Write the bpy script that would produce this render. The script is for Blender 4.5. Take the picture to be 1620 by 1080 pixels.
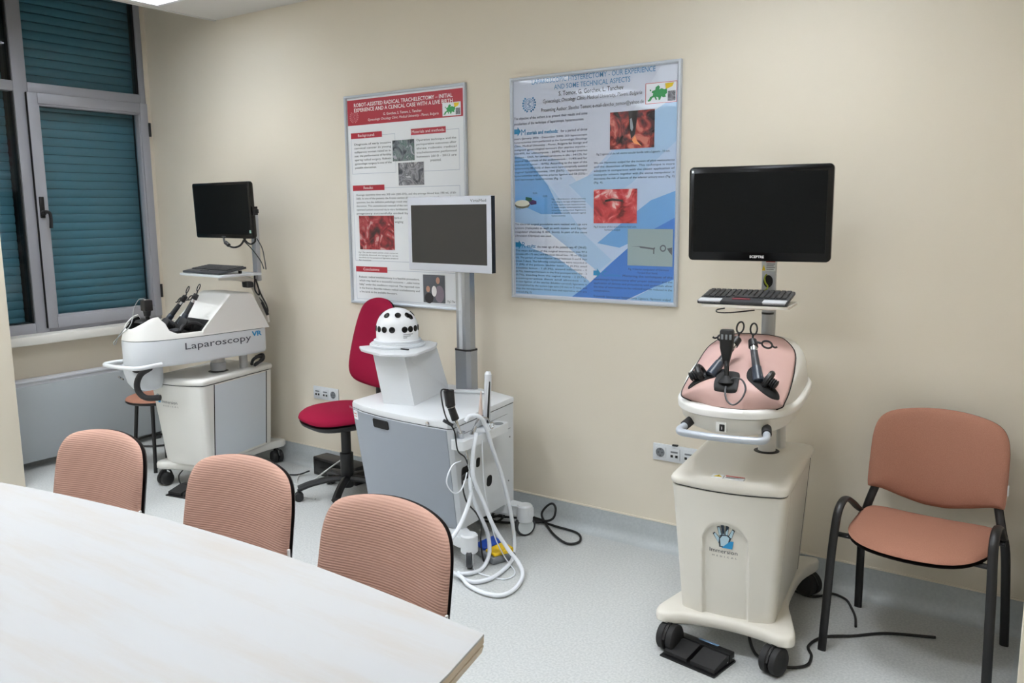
import bpy, bmesh, math, random
from mathutils import Vector, Matrix
random.seed(7)
for _o in list(bpy.data.objects): bpy.data.objects.remove(_o)
SC = bpy.context.scene
COL = SC.collection
PI = math.pi

# ------------------------------------------------------------------ camera, world, exposure
def _camera():
    yaw, pitch, roll = -0.60934649, 0.15421359, -0.00969495
    f = Vector((math.sin(yaw)*math.cos(pitch), math.cos(yaw)*math.cos(pitch), -math.sin(pitch)))
    r = Vector((math.cos(yaw), -math.sin(yaw), 0)); u = r.cross(f)
    c, s = math.cos(roll), math.sin(roll)
    r, u = c*r+s*u, c*u-s*r
    cd = bpy.data.cameras.new('camera'); cd.sensor_width = 36; cd.lens = 29.645
    cd.clip_start = .05
    co = bpy.data.objects.new('camera', cd); COL.objects.link(co)
    m = Matrix((r, u, -f)).transposed().to_4x4(); m.translation = Vector((5.62, -3.6, 1.62))
    co.matrix_world = m
    SC.camera = co
_camera()
W = bpy.data.worlds.new('world'); SC.world = W; W.use_nodes = True
W.node_tree.nodes['Background'].inputs[0].default_value = (.05, .06, .08, 1)
W.node_tree.nodes['Background'].inputs[1].default_value = .3
SC.view_settings.view_transform = 'Standard'
SC.view_settings.look = 'None'
SC.view_settings.gamma = 1
SC.view_settings.use_curve_mapping = False
SC.view_settings.exposure = 0.18
LAMP_W = 36.0           # louvred lamps over the room, most of them added for even light
WALL_LAMP_W = 17.0      # the pair close to the poster wall
LAMP_COL = (.93, .97, 1.0)
LAMPS = [(1.16,-.75), (4.56,-.75)]+[(1.16,-2.0), (2.86,-2.0), (4.56,-2.0), (1.16,-3.28)]+[(x, y) for x in (1.16, 2.86, 4.56) for y in (-4.56, -5.9)]  # wall pair and the reflected lamps; the rest added to light the room evenly
CZ = 2.852

# ------------------------------------------------------------------ materials
def lin(c):
    return tuple(((v/255)/12.92 if v/255 <= .04045 else ((v/255+.055)/1.055)**2.4) for v in c)
MATS = {}
def mat(name, col, rough=.5, metal=0., noise=None, bump=None, emit=0, spec=.5, coat=0, stretch=(1,1,1)):
    """noise=(scale, amount, second colour)   bump=(scale, strength, kind)"""
    if name in MATS: return MATS[name]
    m = bpy.data.materials.new(name); m.use_nodes = True
    nt = m.node_tree; b = nt.nodes['Principled BSDF']
    c = lin(col)+(1,)
    b.inputs['Base Color'].default_value = c
    b.inputs['Roughness'].default_value = rough
    b.inputs['Metallic'].default_value = metal
    b.inputs['Specular IOR Level'].default_value = spec
    if coat: b.inputs['Coat Weight'].default_value = coat; b.inputs['Coat Roughness'].default_value = .08
    if emit:
        b.inputs['Emission Color'].default_value = c; b.inputs['Emission Strength'].default_value = emit
    if noise or bump:
        tc = nt.nodes.new('ShaderNodeTexCoord'); mp = nt.nodes.new('ShaderNodeMapping')
        mp.inputs['Scale'].default_value = stretch
        nt.links.new(tc.outputs['Object'], mp.inputs[0])
    if noise:
        n = nt.nodes.new('ShaderNodeTexNoise'); n.inputs['Scale'].default_value = noise[0]; n.inputs['Detail'].default_value = 5
        nt.links.new(mp.outputs[0], n.inputs['Vector'])
        r = nt.nodes.new('ShaderNodeValToRGB'); r.color_ramp.elements[0].position = .5-noise[1]; r.color_ramp.elements[1].position = .5+noise[1]
        r.color_ramp.elements[0].color = c; r.color_ramp.elements[1].color = lin(noise[2])+(1,)
        nt.links.new(n.outputs['Fac'], r.inputs[0]); nt.links.new(r.outputs[0], b.inputs['Base Color'])
    if bump:
        bp = nt.nodes.new('ShaderNodeBump'); bp.inputs['Strength'].default_value = bump[1]; bp.inputs['Distance'].default_value = .002
        if bump[2] == 'wave':
            w = nt.nodes.new('ShaderNodeTexWave'); w.bands_direction = 'Z'; w.inputs['Scale'].default_value = bump[0]
            w.inputs['Distortion'].default_value = 0; w.inputs['Detail'].default_value = 0
        else:
            w = nt.nodes.new('ShaderNodeTexNoise'); w.inputs['Scale'].default_value = bump[0]
        nt.links.new(mp.outputs[0], w.inputs['Vector'])
        nt.links.new(w.outputs['Fac'], bp.inputs['Height']); nt.links.new(bp.outputs[0], b.inputs['Normal'])
    MATS[name] = m
    return m
def glassmat(name, tint, refl=.04):
    m = bpy.data.materials.new(name); m.use_nodes = True; nt = m.node_tree; nt.nodes.clear()
    o = nt.nodes.new('ShaderNodeOutputMaterial'); mx = nt.nodes.new('ShaderNodeMixShader')
    t = nt.nodes.new('ShaderNodeBsdfTransparent'); t.inputs[0].default_value = lin(tint)+(1,)
    g = nt.nodes.new('ShaderNodeBsdfGlossy'); g.inputs['Roughness'].default_value = .02
    lw = nt.nodes.new('ShaderNodeLayerWeight'); lw.inputs[0].default_value = .5
    pw = nt.nodes.new('ShaderNodeMath'); pw.operation = 'POWER'; pw.inputs[1].default_value = 5
    fr = nt.nodes.new('ShaderNodeMath'); fr.operation = 'MULTIPLY_ADD'; fr.inputs[1].default_value = 1-refl; fr.inputs[2].default_value = refl
    nt.links.new(lw.outputs['Facing'], pw.inputs[0]); nt.links.new(pw.outputs[0], fr.inputs[0])
    nt.links.new(fr.outputs[0], mx.inputs[0]); nt.links.new(t.outputs[0], mx.inputs[1]); nt.links.new(g.outputs[0], mx.inputs[2])
    nt.links.new(mx.outputs[0], o.inputs[0]); MATS[name] = m
    return m
wall_m   = mat('cream_paint', (227,218,201), .75, noise=(1.3,.4,(224,214,196)), bump=(160,.12,'n'))
ceil_m   = mat('ceiling_paint', (222,219,214), .85)
dark_in  = mat('black_cavity', (14,14,15), .8)
black    = mat('black_plastic', (20,20,22), .42, bump=(400,.08,'n'))
blackg   = mat('black_gloss', (9,9,10), .25, spec=.3)
screen_m = mat('screen_off', (8,10,11), .4, spec=.14)
rubber   = mat('black_rubber', (26,26,28), .65)
dgrey    = mat('dark_grey_plastic', (48,50,54), .45)
mgrey    = mat('mid_grey_plastic', (118,122,126), .5)
bluegrey = mat('blue_grey_plastic', (46,54,66), .35)
white    = mat('white_enamel', (216,219,222), .35)
white_s  = mat('white_satin', (214,218,222), .45)
cream    = mat('warm_white_shell', (226,222,212), .4)
pink     = mat('pink_skin', (198,164,157), .5, noise=(3,.4,(192,157,149)))
chrome   = mat('chrome', (205,206,208), .15, 1)
alu      = mat('brushed_aluminium', (168,172,178), .35, .85)
silver   = mat('silver_paint', (178,182,188), .35, .35)
doorgrey = mat('grey_door', (150,157,166), .42)
fabric   = mat('salmon_fabric', (178,144,130), .95, noise=(900,.25,(158,123,109)), bump=(44,.3,'wave'), spec=.15)
fabric_w = mat('salmon_weave_shaded', (176,128,108), .95, noise=(700,.25,(152,106,88)), bump=(500,.5,'n'), spec=.15)  # weave darkened: the shade on the lone chair is put into the colour
redfab   = mat('crimson_fabric', (150,24,58), .9, noise=(600,.3,(134,18,48)), spec=.15, bump=(500,.3,'n'))
frame_w  = mat('window_aluminium', (160,161,168), .45, .1)
slat_m   = mat('shutter_slat', (102,138,149), .5)
glass_m  = glassmat('window_glass', (202,226,233))
poster_gl= None
paper    = mat('white_paper', (240,243,246), .35)
textd    = mat('print_dark', (42,42,52), .6)
textb    = mat('print_navy', (44,56,88), .6)
textw    = mat('print_white', (244,240,240), .5)
bandred  = mat('print_crimson', (166,28,48), .4)
cyan     = mat('print_cyan', (28,140,190), .4)
titleblue= mat('print_blue', (66,138,186), .4)
green    = mat('print_green', (38,150,78), .4)
yellow   = mat('print_yellow', (238,206,30), .4)
redp     = mat('print_red', (196,60,50), .4)
blue_p   = mat('pedal_blue', (28,74,176), .4)
yel_p    = mat('pedal_yellow', (226,186,24), .4)
logoblue = mat('logo_blue', (30,140,196), .4)
logo_t   = mat('logo_grey', (58,62,70), .4)

# ------------------------------------------------------------------ mesh helpers
def NB(): return bmesh.new()
def box(bm, c, s, rot=None, bev=0., seg=2):
    r = bmesh.ops.create_cube(bm, size=1)
    vs = r['verts']
    bmesh.ops.scale(bm, vec=s, verts=vs)
    if bev:
        es = list({e for v in vs for e in v.link_edges})
        q = bmesh.ops.bevel(bm, geom=es, offset=bev, segments=seg, affect='EDGES', profile=.5)
        vs = list({v for f in q['faces'] for v in f.verts} | {v for v in vs if v.is_valid})
    if rot is not None: bmesh.ops.rotate(bm, verts=vs, cent=(0,0,0), matrix=rot)
    bmesh.ops.translate(bm, verts=vs, vec=c)
    return vs
def b3(bm, x0, x1, y0, y1, z0, z1, bev=0, seg=2):
    return box(bm, ((x0+x1)/2, (y0+y1)/2, (z0+z1)/2), (abs(x1-x0), abs(y1-y0), abs(z1-z0)), bev=bev, seg=seg)
def loft(bm, rings, cap0=True, cap1=True, closed=True):
    R = [[bm.verts.new(p) for p in r] for r in rings]
    n = len(R[0])
    for a, b in zip(R, R[1:]):
        for i in range(n if closed else n-1):
            j = (i+1) % n
            try: bm.faces.new((a[i], a[j], b[j], b[i]))
            except ValueError: pass
    if cap0: bm.faces.new(R[0][::-1])
    if cap1: bm.faces.new(R[-1])
    return R
def prism(bm, pts, z0, z1, ax='z'):
    def P(p, h):
        return {'z': (p[0], p[1], h), 'y': (p[0], h, p[1]), 'x': (h, p[0], p[1])}[ax]
    loft(bm, [[P(p, z0) for p in pts], [P(p, z1) for p in pts]])
def rrect(w, d, r, n=5, cx=0, cy=0):
    out = []
    for k, (sx, sy) in enumerate(((1,-1),(1,1),(-1,1),(-1,-1))):
        for i in range(n+1):
            a = (-PI/2 + k*PI/2) + (PI/2)*i/n
            out.append((cx+sx*(w/2-r)+r*math.cos(a), cy+sy*(d/2-r)+r*math.sin(a)))
    return out
def lathe(bm, prof, n=24, o=(0,0,0), M=None):
    rings = []
    for r, z in prof:
        ring = []
        for i in range(n):
            a = 2*PI*i/n; v = Vector((max(r,1e-4)*math.cos(a), max(r,1e-4)*math.sin(a), z))
            if M is not None: v = M @ v
            ring.append((v.x+o[0], v.y+o[1], v.z+o[2]))
        rings.append(ring)
    loft(bm, rings)
def catmull(P, sub=6, closed=False):
    P = [Vector(p) for p in P]; n = len(P); out = []
    rng = n if closed else n-1
    for i in range(rng):
        p1 = P[i]; p2 = P[(i+1) % n]
        p0 = P[i-1] if (i > 0 or closed) else p1*2-p2
        p3 = P[(i+2) % n] if (i+2 < n or closed) else p2*2-p1
        for k in range(sub):
            t = k/sub
            out.append(.5*((2*p1)+(p2-p0)*t+(2*p0-5*p1+4*p2-p3)*t*t+(3*p1-p0-3*p2+p3)*t**3))
    if not closed: out.append(P[-1])
    return out
def tube(bm, pts, r, n=8, sub=6, closed=False, flat=None, up=None):
    """r: radius or (r0,r1); flat=(a,b): oval section a along the frame normal, b along the binormal"""
    P = catmull(pts, sub, closed) if sub > 1 else [Vector(p) for p in pts]
    m = len(P); rings = []
    T = []
    for i in range(m):
        a = P[(i-1) % m] if (i > 0 or closed) else P[i]; b = P[(i+1) % m] if (i < m-1 or closed) else P[i]
        t = (b-a); t.normalize(); T.append(t)
    N = Vector(up) if up else (Vector((0,0,1)) if abs(T[0].z) < .9 else Vector((1,0,0)))
    for i in range(m):
        t = T[i]
        N = (N - t*N.dot(t))
        if N.length < 1e-5: N = t.orthogonal()
        N.normalize()
        B = t.cross(N)
        rr = r if not isinstance(r, tuple) else r[0]+(r[1]-r[0])*i/max(1, m-1)
        ra, rb = (flat if flat else (rr, rr))
        rings.append([P[i]+N*ra*math.cos(2*PI*k/n)+B*rb*math.sin(2*PI*k/n) for k in range(n)])
    if closed:
        rings.append(rings[0]); loft(bm, rings, False, False); bmesh.ops.remove_doubles(bm, verts=bm.verts, dist=1e-5)
    else: loft(bm, rings)
def pillow(bm, outline, tf, tb, fn, rings=6, ex=4):
    """closed cushion: outline [(u,v)] around (0,0); fn(u,v,w) maps to xyz, w = thickness coordinate"""
    S = [math.sin(PI/2*k/rings) for k in range(1, rings+1)]
    R = []
    for s in S: R.append([fn(u*s, v*s, tf*(max(0,1-s**ex))**.5) for u, v in outline])
    for s in S[::-1][1:]: R.append([fn(u*s, v*s, -tb*(max(0,1-s**ex))**.5) for u, v in outline])
    VR = loft(bm, R, False, False)
    n = len(outline)
    for ring, w, fl in ((VR[0], tf, 1), (VR[-1], -tb, 0)):
        c = bm.verts.new(fn(0, 0, w))
        for i in range(n):
            j = (i+1) % n
            bm.faces.new((c, ring[j], ring[i]) if fl else (c, ring[i], ring[j]))
def mesh_of(name, bm, m, angle=38, smooth=True):
    bmesh.ops.recalc_face_normals(bm, faces=bm.faces)
    me = bpy.data.meshes.new(name); bm.to_mesh(me); bm.free()
    me.materials.append(m)
    if smooth:
        me.polygons.foreach_set('use_smooth', [True]*len(me.polygons))
        me.set_sharp_from_angle(angle=math.radians(angle))
    return me
def part(name, bm, m, parent=None, loc=None, rz=None, label=None, angle=38, smooth=True, rot=None):
    o = bpy.data.objects.new(name, mesh_of(name, bm, m, angle, smooth)); COL.objects.link(o)
    if parent: o.parent = parent
    if loc: o.location = loc
    if rz is not None: o.rotation_euler = (0, 0, math.radians(rz))
    if rot is not None: o.rotation_euler = rot
    if label: o['label'] = label
    return o
def inst(o, parent, loc=(0,0,0), name=None):
    c = o.copy(); COL.objects.link(c); c.parent = parent; c.location = loc
    return c
def tag(o, label, cat, group=None):
    o['label'] = label; o['category'] = cat
    if group: o['group'] = group
    return o
def thing(name, label, cat, loc=(0,0,0), rz=0, group=None):
    o = bpy.data.objects.new(name, None); COL.objects.link(o)
    o.empty_display_size = .1
    o.location = loc; o.rotation_euler = (0, 0, math.radians(rz))
    return tag(o, label, cat, group)
def struct(o): o['kind'] = 'structure'; return o
def copy_tree(o, parent=None):
    c = o.copy(); COL.objects.link(c)
    if parent: c.parent = parent
    for ch in list(o.children): copy_tree(ch, c)
    return c
def RX(a): return Matrix.Rotation(math.radians(a), 3, 'X')
def RY(a): return Matrix.Rotation(math.radians(a), 3, 'Y')
def RZ(a): return Matrix.Rotation(math.radians(a), 3, 'Z')

# text -> mesh, written into a bmesh.  M maps (x right, y up) text plane to 3-D
_fc = bpy.data.curves.new('lettering', 'FONT'); _fc.resolution_u = 2; _fo = bpy.data.objects.new('lettering', _fc)
def text_pts(s, bold=0., shear=0.):
    _fc.body = s; _fc.size = 1; _fc.offset = bold; _fc.shear = shear
    me = bpy.data.meshes.new_from_object(_fo)
    vs = [v.co.copy() for v in me.vertices]; fs = [tuple(p.vertices) for p in me.polygons]
    bpy.data.meshes.remove(me)
    return vs, fs
def text(bm, s, fn, x0, y0, h, width=None, align='l', bold=0., shear=0.):
    """h = cap height of the line; width: squeeze or stretch to this width; fn(x,y)->xyz"""
    vs, fs = text_pts(s, bold, shear)
    if not vs: return
    xa = min(v.x for v in vs); xb = max(v.x for v in vs)
    ky = h/.72; kx = ky
    if width: kx = width/(xb-xa)
    w = (xb-xa)*kx
    sh = {'l': 0, 'c': -w/2, 'r': -w}[align]
    V = [bm.verts.new(fn(x0+sh+(v.x-xa)*kx, y0+v.y*ky)) for v in vs]
    for f in fs:
        try: bm.faces.new([V[i] for i in f])
        except ValueError: pass

def bar(bm, fn, x0, y0, w, h, n=6):
    """an unreadable printed line: a thin strip that follows the surface"""
    a = [bm.verts.new(fn(x0+w*i/n, y0)) for i in range(n+1)]; b = [bm.verts.new(fn(x0+w*i/n, y0+h)) for i in range(n+1)]
    for i in range(n): bm.faces.new((a[i], a[i+1], b[i+1], b[i]))

# ------------------------------------------------------------------ the room
floor_m = mat('speckled_vinyl', (180,183,183), .45, noise=(110,.12,(197,199,198)), bump=(300,.05,'n'))
cove_m  = mat('vinyl_cove', (176,182,184), .45, noise=(90,.25,(190,195,196)))
bm = NB(); b3(bm, -.35, 6.95, -7.35, .15, -.1, 0); struct(part('floor', bm, floor_m))
bm = NB(); b3(bm, -.35, 6.95, 0, .15, 0, 3.4); struct(part('wall_back', bm, wall_m))
bm = NB(); b3(bm, -.35, 6.95, -7.35, -7.2, 0, 3.4); struct(part('wall_front', bm, wall_m))
bm = NB(); b3(bm, 6.8, 6.95, -7.2, -1.5, 0, 3.4); struct(part('wall_right', bm, wall_m))
bm = NB(); b3(bm, 5.54, 6.95, -1.5, 0, 0, 3.4, bev=.006); struct(part('wall_right_jog', bm, wall_m))
# window wall: apron below the sill, far end, lintel
WY0, WY1 = -2.2, -.03
bm = NB(); b3(bm, -.3, 0, -7.2, WY0, 0, 3.4); b3(bm, -.3, 0, WY0, 0, 0, .80); b3(bm, -.3, 0, WY0, 0, 3.2, 3.4); b3(bm, -.3, 0, WY1, 0, .80, 3.2)
struct(part('wall_left', bm, wall_m))
bm = NB(); b3(bm, 0, .408, -2.0, -1.268, 0, 3.4, bev=.004); struct(part('wall_left_pier', bm, wall_m))
# ceiling: dropped slab with holes for the lamps, a raised pocket over the window
bm = NB()
xs = sorted({.80, 6.8} | {v for x, y in LAMPS for v in (x-.295, x+.295)})
ys = sorted({-7.2, 0} | {v for x, y in LAMPS for v in (y-.295, y+.295)})
for i in range(len(xs)-1):
    for j in range(len(ys)-1):
        mx, my = (xs[i]+xs[i+1])/2, (ys[j]+ys[j+1])/2
        if any(abs(mx-x) < .29 and abs(my-y) < .29 for x, y in LAMPS): continue
        b3(bm, xs[i], xs[i+1], ys[j], ys[j+1], CZ, CZ+.10)
bmesh.ops.remove_doubles(bm, verts=bm.verts, dist=1e-5)
struct(part('ceiling', bm, ceil_m, smooth=False))
bm = NB(); b3(bm, -.35, 6.95, -7.35, .15, 3.4, 3.5); struct(part('ceiling_slab', bm, ceil_m))
bm = NB(); b3(bm, .778, .80, -7.2, 0, CZ-.004, CZ+.16); struct(part('trim_1', bm, ceil_m))
# coved vinyl skirting
def skirting(name, a, b, nrm):
    prof = [(0, .004), (0, 0)] ; pr = [(.062,.0),(.045,.0015),(.03,.006),(.018,.015),(.010,.03),(.006,.05),(.005,.122),(0,.124),(0,0)]
    bm = NB(); a = Vector(a); b = Vector(b); n = Vector(nrm)
    loft(bm, [[p+n*d+Vector((0,0,z)) for d, z in pr] for p in (a, b)])
    o = struct(part(name, bm, cove_m, angle=50))
    bm = NB(); loft(bm, [[p+n*d+Vector((0,0,z)) for d, z in ((0,.124),(.006,.124),(.004,.131),(0,.131))] for p in (a, b)])
    part('sealant_bead', bm, wall_m, o)
skirting('baseboard_back', (0,0,0), (5.54,0,0), (0,-1,0))
skirting('baseboard_right', (5.54,0,0), (5.54,-1.5,0), (-1,0,0))
skirting('baseboard_left', (0,-1.26,0), (0,0,0), (1,0,0))

# window with closed roller shutter behind the glass
win = bpy.data.objects.new('window_1', None); COL.objects.link(win); struct(win)
win['label'] = 'grey aluminium window with closed teal roller shutter'
ZT = 3.2
def wbar(name, y0, y1, z0, z1, x0=-.075, x1=-.005, bev=.004, par=win):
    bm = NB(); b3(bm, x0, x1, y0, y1, z0, z1, bev=bev); return part(name, bm, frame_w, par)
wbar('frame_post', -.07, -.03, .86, ZT); wbar('frame_post', -.922, -.836, .86, ZT); wbar('frame_post', -2.2, -2.15, .86, ZT)
wbar('frame_rail', -2.15, -.922, .86, .926); wbar('frame_rail', -.836, -.07, .86, .90)
wbar('frame_rail', -2.15, -.922, 2.383, 2.446); wbar('frame_rail', -.836, -.07, 2.372, 2.446)
wbar('frame_rail', -2.15, -.922, ZT-.06, ZT); wbar('frame_rail', -.836, -.07, ZT-.06, ZT)
# opening sash
bm = NB()
for a in ((-.855,-.79,.886,2.384),(-.09,-.034,.886,2.384),(-.79,-.09,.886,.958),(-.79,-.09,2.318,2.384)):
    b3(bm, -.05, .016, *a, bev=.004)
for a in ((-.80,-.778,.946,2.33),(-.102,-.08,.946,2.33),(-.79,-.09,.946,.97),(-.79,-.09,2.306,2.33)):
    b3(bm, -.05, .006, *a, bev=.003)
sash = part('sash', bm, frame_w, win)
bm = NB(); b3(bm, .0, .018, -.858, -.8545, .89, 2.38); part('sash_gap', bm, dark_in, win)
def pane(y0, y1, z0, z1, x=-.035):
    bm = NB(); v = [bm.verts.new(q) for q in ((x,y0,z0),(x,y1,z0),(x,y1,z1),(x,y0,z1))]; bm.faces.new(v)
    part('pane', bm, glass_m, win)
pane(-.79, -.09, .958, 2.318); pane(-2.15, -.922, .926, 2.383); pane(-.836, -.07, 2.446, ZT-.06); pane(-2.15, -.922, 2.446, ZT-.06)
# gaskets (dark reveal on the right of each pane)
bm = NB()
for y0, y1, z0, z1 in ((-.098,-.09,.958,2.318),(-.93,-.922,.926,2.383),(-.078,-.07,2.446,ZT-.06),(-.93,-.922,2.446,ZT-.06)):
    b3(bm, -.075, -.02, y0, y1, z0, z1)
for y0, y1, z0, z1 in ((-.79,-.09,.95,.962),(-.79,-.09,2.31,2.318),(-2.15,-.922,.92,.93)):
    b3(bm, -.12, -.034, y0, y1, z0, z1)
part('gasket', bm, rubber, win)
# slats: one object each
bm = NB()
pr = [(-.012,-.0265),(-.004,-.027),(.001,-.018),(.003,0),(.001,.018),(-.004,.0265),(-.012,.027),(-.010,0)]
loft(bm, [[(x-.13, y, z) for x, z in pr] for y in (0, 1)])
slat0 = None; me = mesh_of('shutter_slat', bm, slat_m, 60)
for y0, y1 in ((-.83,-.032), (-2.18,-.93)):
    for k in range(43):
        o = bpy.data.objects.new('shutter_slat', me); COL.objects.link(o); o.parent = win
        o.location = (0, y0, .875+.0555*k); o.scale = (1, y1-y0, 1)
for y in (-.88,):
    bm = NB(); b3(bm, -.165, -.105, y-.03, y+.02, .86, ZT); part('shutter_guide', bm, dgrey, win)
bm = NB(); b3(bm, -.3, -.17, -2.2, 0, .8, 3.2); part('shutter_back', bm, dark_in, win)
# handle and hinges
bm = NB(); b3(bm, .016, .028, -.842, -.812, 1.60, 1.735, bev=.004); h = part('handle_plate', bm, black, win)
bm = NB(); tube(bm, [(.03,-.827,1.63),(.05,-.822,1.64),(.056,-.80,1.63),(.056,-.795,1.59),(.052,-.797,1.535)], .011, 8); part('lever', bm, black, h)
bm = NB(); lathe(bm, [(.016,0),(.016,.022),(.012,.026)], 14, (.022,-.827,1.632), RY(90)); part('rosette', bm, black, h)
for z in (1.02, 2.16):
    bm = NB(); lathe(bm, [(.010,0),(.010,.095)], 12, (.014,-.028,z)); part('hinge', bm, black, win)
bm = NB(); b3(bm, -.08, .125, -1.268, 0, .806, .862, bev=.005); o = struct(part('trim_2', bm, mat('sill_paint', (222,220,214), .4)))
o['label'] = 'pale window sill board'

# ------------------------------------------------------------------ ceiling lamps
def lamp_builder(watt):
    t = thing('ceiling_lamp', 'x', 'lamp', (0,0,0))
    bm = NB()
    b3(bm, -.29, .29, -.29, .29, .085, .092)
    for s in (-1, 1): b3(bm, s*.288, s*.293, -.293, .293, 0, .09); b3(bm, -.293, .293, s*.288, s*.293, 0, .09)
    part('housing', bm, mat('lamp_white', (235,236,238), .4), t)
    bm = NB()
    for s in (-1, 1): b3(bm, s*.275, s*.30, -.30, .30, -.006, 0); b3(bm, -.275, .275, s*.275, s*.30, -.006, 0)
    part('rim', bm, mat('lamp_white', (235,236,238), .4), t)
    tube_e = mat('tube_glow', (250,252,255), .4, emit=9)
    bm = NB(); lathe(bm, [(.008,-.27),(.008,.27)], 10, (0,0,0), RY(90)); m0 = mesh_of('tube', bm, tube_e)
    blade_m = mat('louvre_white', (226,230,236), .3)
    bm = NB(); pr = [(-.002,.044),(.002,.044),(.009,.004),(-.009,.004)]
    loft(bm, [[(x, y, z) for x, z in pr] for y in (-.286, .286)]); mA = mesh_of('louvre_blade', bm, blade_m)
    bm = NB(); loft(bm, [[(y, x, z) for x, z in [(-.0015,.044),(.0015,.044),(.004,.008),(-.004,.008)]] for y in (-.286, .286)]); mB = mesh_of('louvre_blade', bm, blade_m)
    for k in range(4):
        o = bpy.data.objects.new('tube', m0); COL.objects.link(o); o.parent = t; o.rotation_euler = (0,0,PI/2); o.location = (-.2145+.143*k, 0, .066)
    for k in range(3):
        o = bpy.data.objects.new('louvre_blade', mA); COL.objects.link(o); o.parent = t; o.location = (-.143+.143*k, 0, 0)
    for k in range(9):
        o = bpy.data.objects.new('louvre_blade', mB); COL.objects.link(o); o.parent = t; o.location = (0, -.232+.058*k, 0)
    ld = bpy.data.lights.new('lamp_light', 'AREA'); ld.shape = 'SQUARE'; ld.size = .55; ld.energy = watt; ld.color = LAMP_COL; ld.spread = math.radians(160)
    lo = bpy.data.objects.new('lamp_light', ld); COL.objects.link(lo); lo.parent = t; lo.location = (0, 0, .056)
    return t
lamp0 = lamp_builder(LAMP_W)
wall_lamp0 = lamp_builder(WALL_LAMP_W)
LABS = {0: 'square louvred ceiling lamp at the ceiling edge by the window', 1: 'square louvred ceiling lamp above the pink-skin simulator, outside the picture'}
for i, (x, y) in enumerate(LAMPS):
    t = wall_lamp0 if i == 0 else (lamp0 if i == 2 else copy_tree(wall_lamp0 if i < 2 else lamp0))
    t.location = (x, y, CZ)
    t['label'] = LABS.get(i, 'square louvred ceiling lamp out of the picture over the table and camera, most of these added for even light'); t['group'] = 'recessed ceiling lamps'

# ------------------------------------------------------------------ radiator under the window
t = thing('radiator', 'long low grey panel radiator under the window sill', 'radiator', (0, -.68, 0))
rad_m = mat('radiator_grey', (166,172,176), .5)
bm = NB(); b3(bm, .012, .085, -.575, .56, .06, .565); part('body', bm, dgrey, t)
bm = NB(); b3(bm, .086, .10, -.58, .565, .055, .545, bev=.003); part('front_panel', bm, rad_m, t)
bm = NB(); b3(bm, .01, .104, -.58, .565, .568, .582, bev=.003); b3(bm, .012, .096, -.58, .565, .546, .567); part('top_cover', bm, mat('radiator_top', (196,198,204), .45), t)
for y in (-.5, .5):
    bm = NB(); b3(bm, .02, .08, y-.02, y+.02, 0, .06); part('foot', bm, dgrey, t)

# ------------------------------------------------------------------ meeting table
def table():
    t = thing('meeting_table', 'large pale birch meeting table with a gently curved edge', 'table', (0,0,0))
    bm = NB()
    k = .083; xc = 3.95
    xsn = [1.2+ (4.62-1.2)*i/40 for i in range(41)]
    far = [(x, -2.236 - .075*(x-xc)**2 + (.0 if x < xc else -.015*(x-xc))) for x in xsn]
    out = far + [(4.655,-2.44), (4.70,-2.72), (4.70,-3.0), (4.64,-3.25)]
    near = [(x, -3.30 - .03 + .075*(x-3.6)**2*.6) for x in xsn[::-1]]
    out += near
    z0, z1 = .715, .742
    cx, cy = 3.0, -2.8
    loft(bm, [[(x, y, .7375) for x, y in out], [(x, y, z1-.0015) for x, y in out],
              [(x+(cx-x)*.0005, y+(cy-y)*.0015, z1) for x, y in out]])
    m = bpy.data.materials.new('birch_laminate'); m.use_nodes = True; nt = m.node_tree; b = nt.nodes['Principled BSDF']
    tc = nt.nodes.new('ShaderNodeTexCoord'); mp = nt.nodes.new('ShaderNodeMapping'); mp.inputs['Scale'].default_value = (1.2, 9, 9); mp.inputs['Rotation'].default_value = (0,0,math.radians(6))
    n1 = nt.nodes.new('ShaderNodeTexNoise'); n1.inputs['Scale'].default_value = 1.6; n1.inputs['Detail'].default_value = 7; n1.inputs['Roughness'].default_value = .62
    rp = nt.nodes.new('ShaderNodeValToRGB'); e = rp.color_ramp.elements
    e[0].position = .30; e[0].color = lin((166,161,155))+(1,); e[1].position = .52; e[1].color = lin((168,168,168))+(1,)
    e2 = rp.color_ramp.elements.new(.7); e2.color = lin((168,169,170))+(1,)
    nt.links.new(tc.outputs['Object'], mp.inputs[0]); nt.links.new(mp.outputs[0], n1.inputs['Vector']); nt.links.new(n1.outputs['Fac'], rp.inputs[0]); nt.links.new(rp.outputs[0], b.inputs['Base Color'])
    b.inputs['Roughness'].default_value = .5
    part('table_top', bm, m, t)
    bm = NB()
    loft(bm, [[(x+(cx-x)*.0003, y+(cy-y)*.0008, .7372) for x, y in out], [(x+(cx-x)*.0005, y+(cy-y)*.001, .722) for x, y in out], [(x+(cx-x)*.002, y+(cy-y)*.004, .7205) for x, y in out], [(x+(cx-x)*.002, y+(cy-y)*.004, .7185) for x, y in out], [(x+(cx-x)*.0005, y+(cy-y)*.001, .717) for x, y in out], [(x+(cx-x)*.003, y+(cy-y)*.006, .700) for x, y in out]])
    part('edge_band', bm, mat('birch_edge', (222,208,186), .5, noise=(14,.3,(206,188,162)), stretch=(1,1,8)), t)
    for x in (1.9, 4.1):
        bm = NB(); b3(bm, x-.02, x+.02, -3.05, -2.72, 0, .695, bev=.003); part('leg', bm, mat('birch_edge', (206,190,168)), t)
    bm = NB(); b3(bm, 1.92, 4.08, -2.90, -2.87, .45, .69, bev=.003); part('stretcher', bm, mat('birch_edge', (206,190,168)), t)
table()

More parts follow.
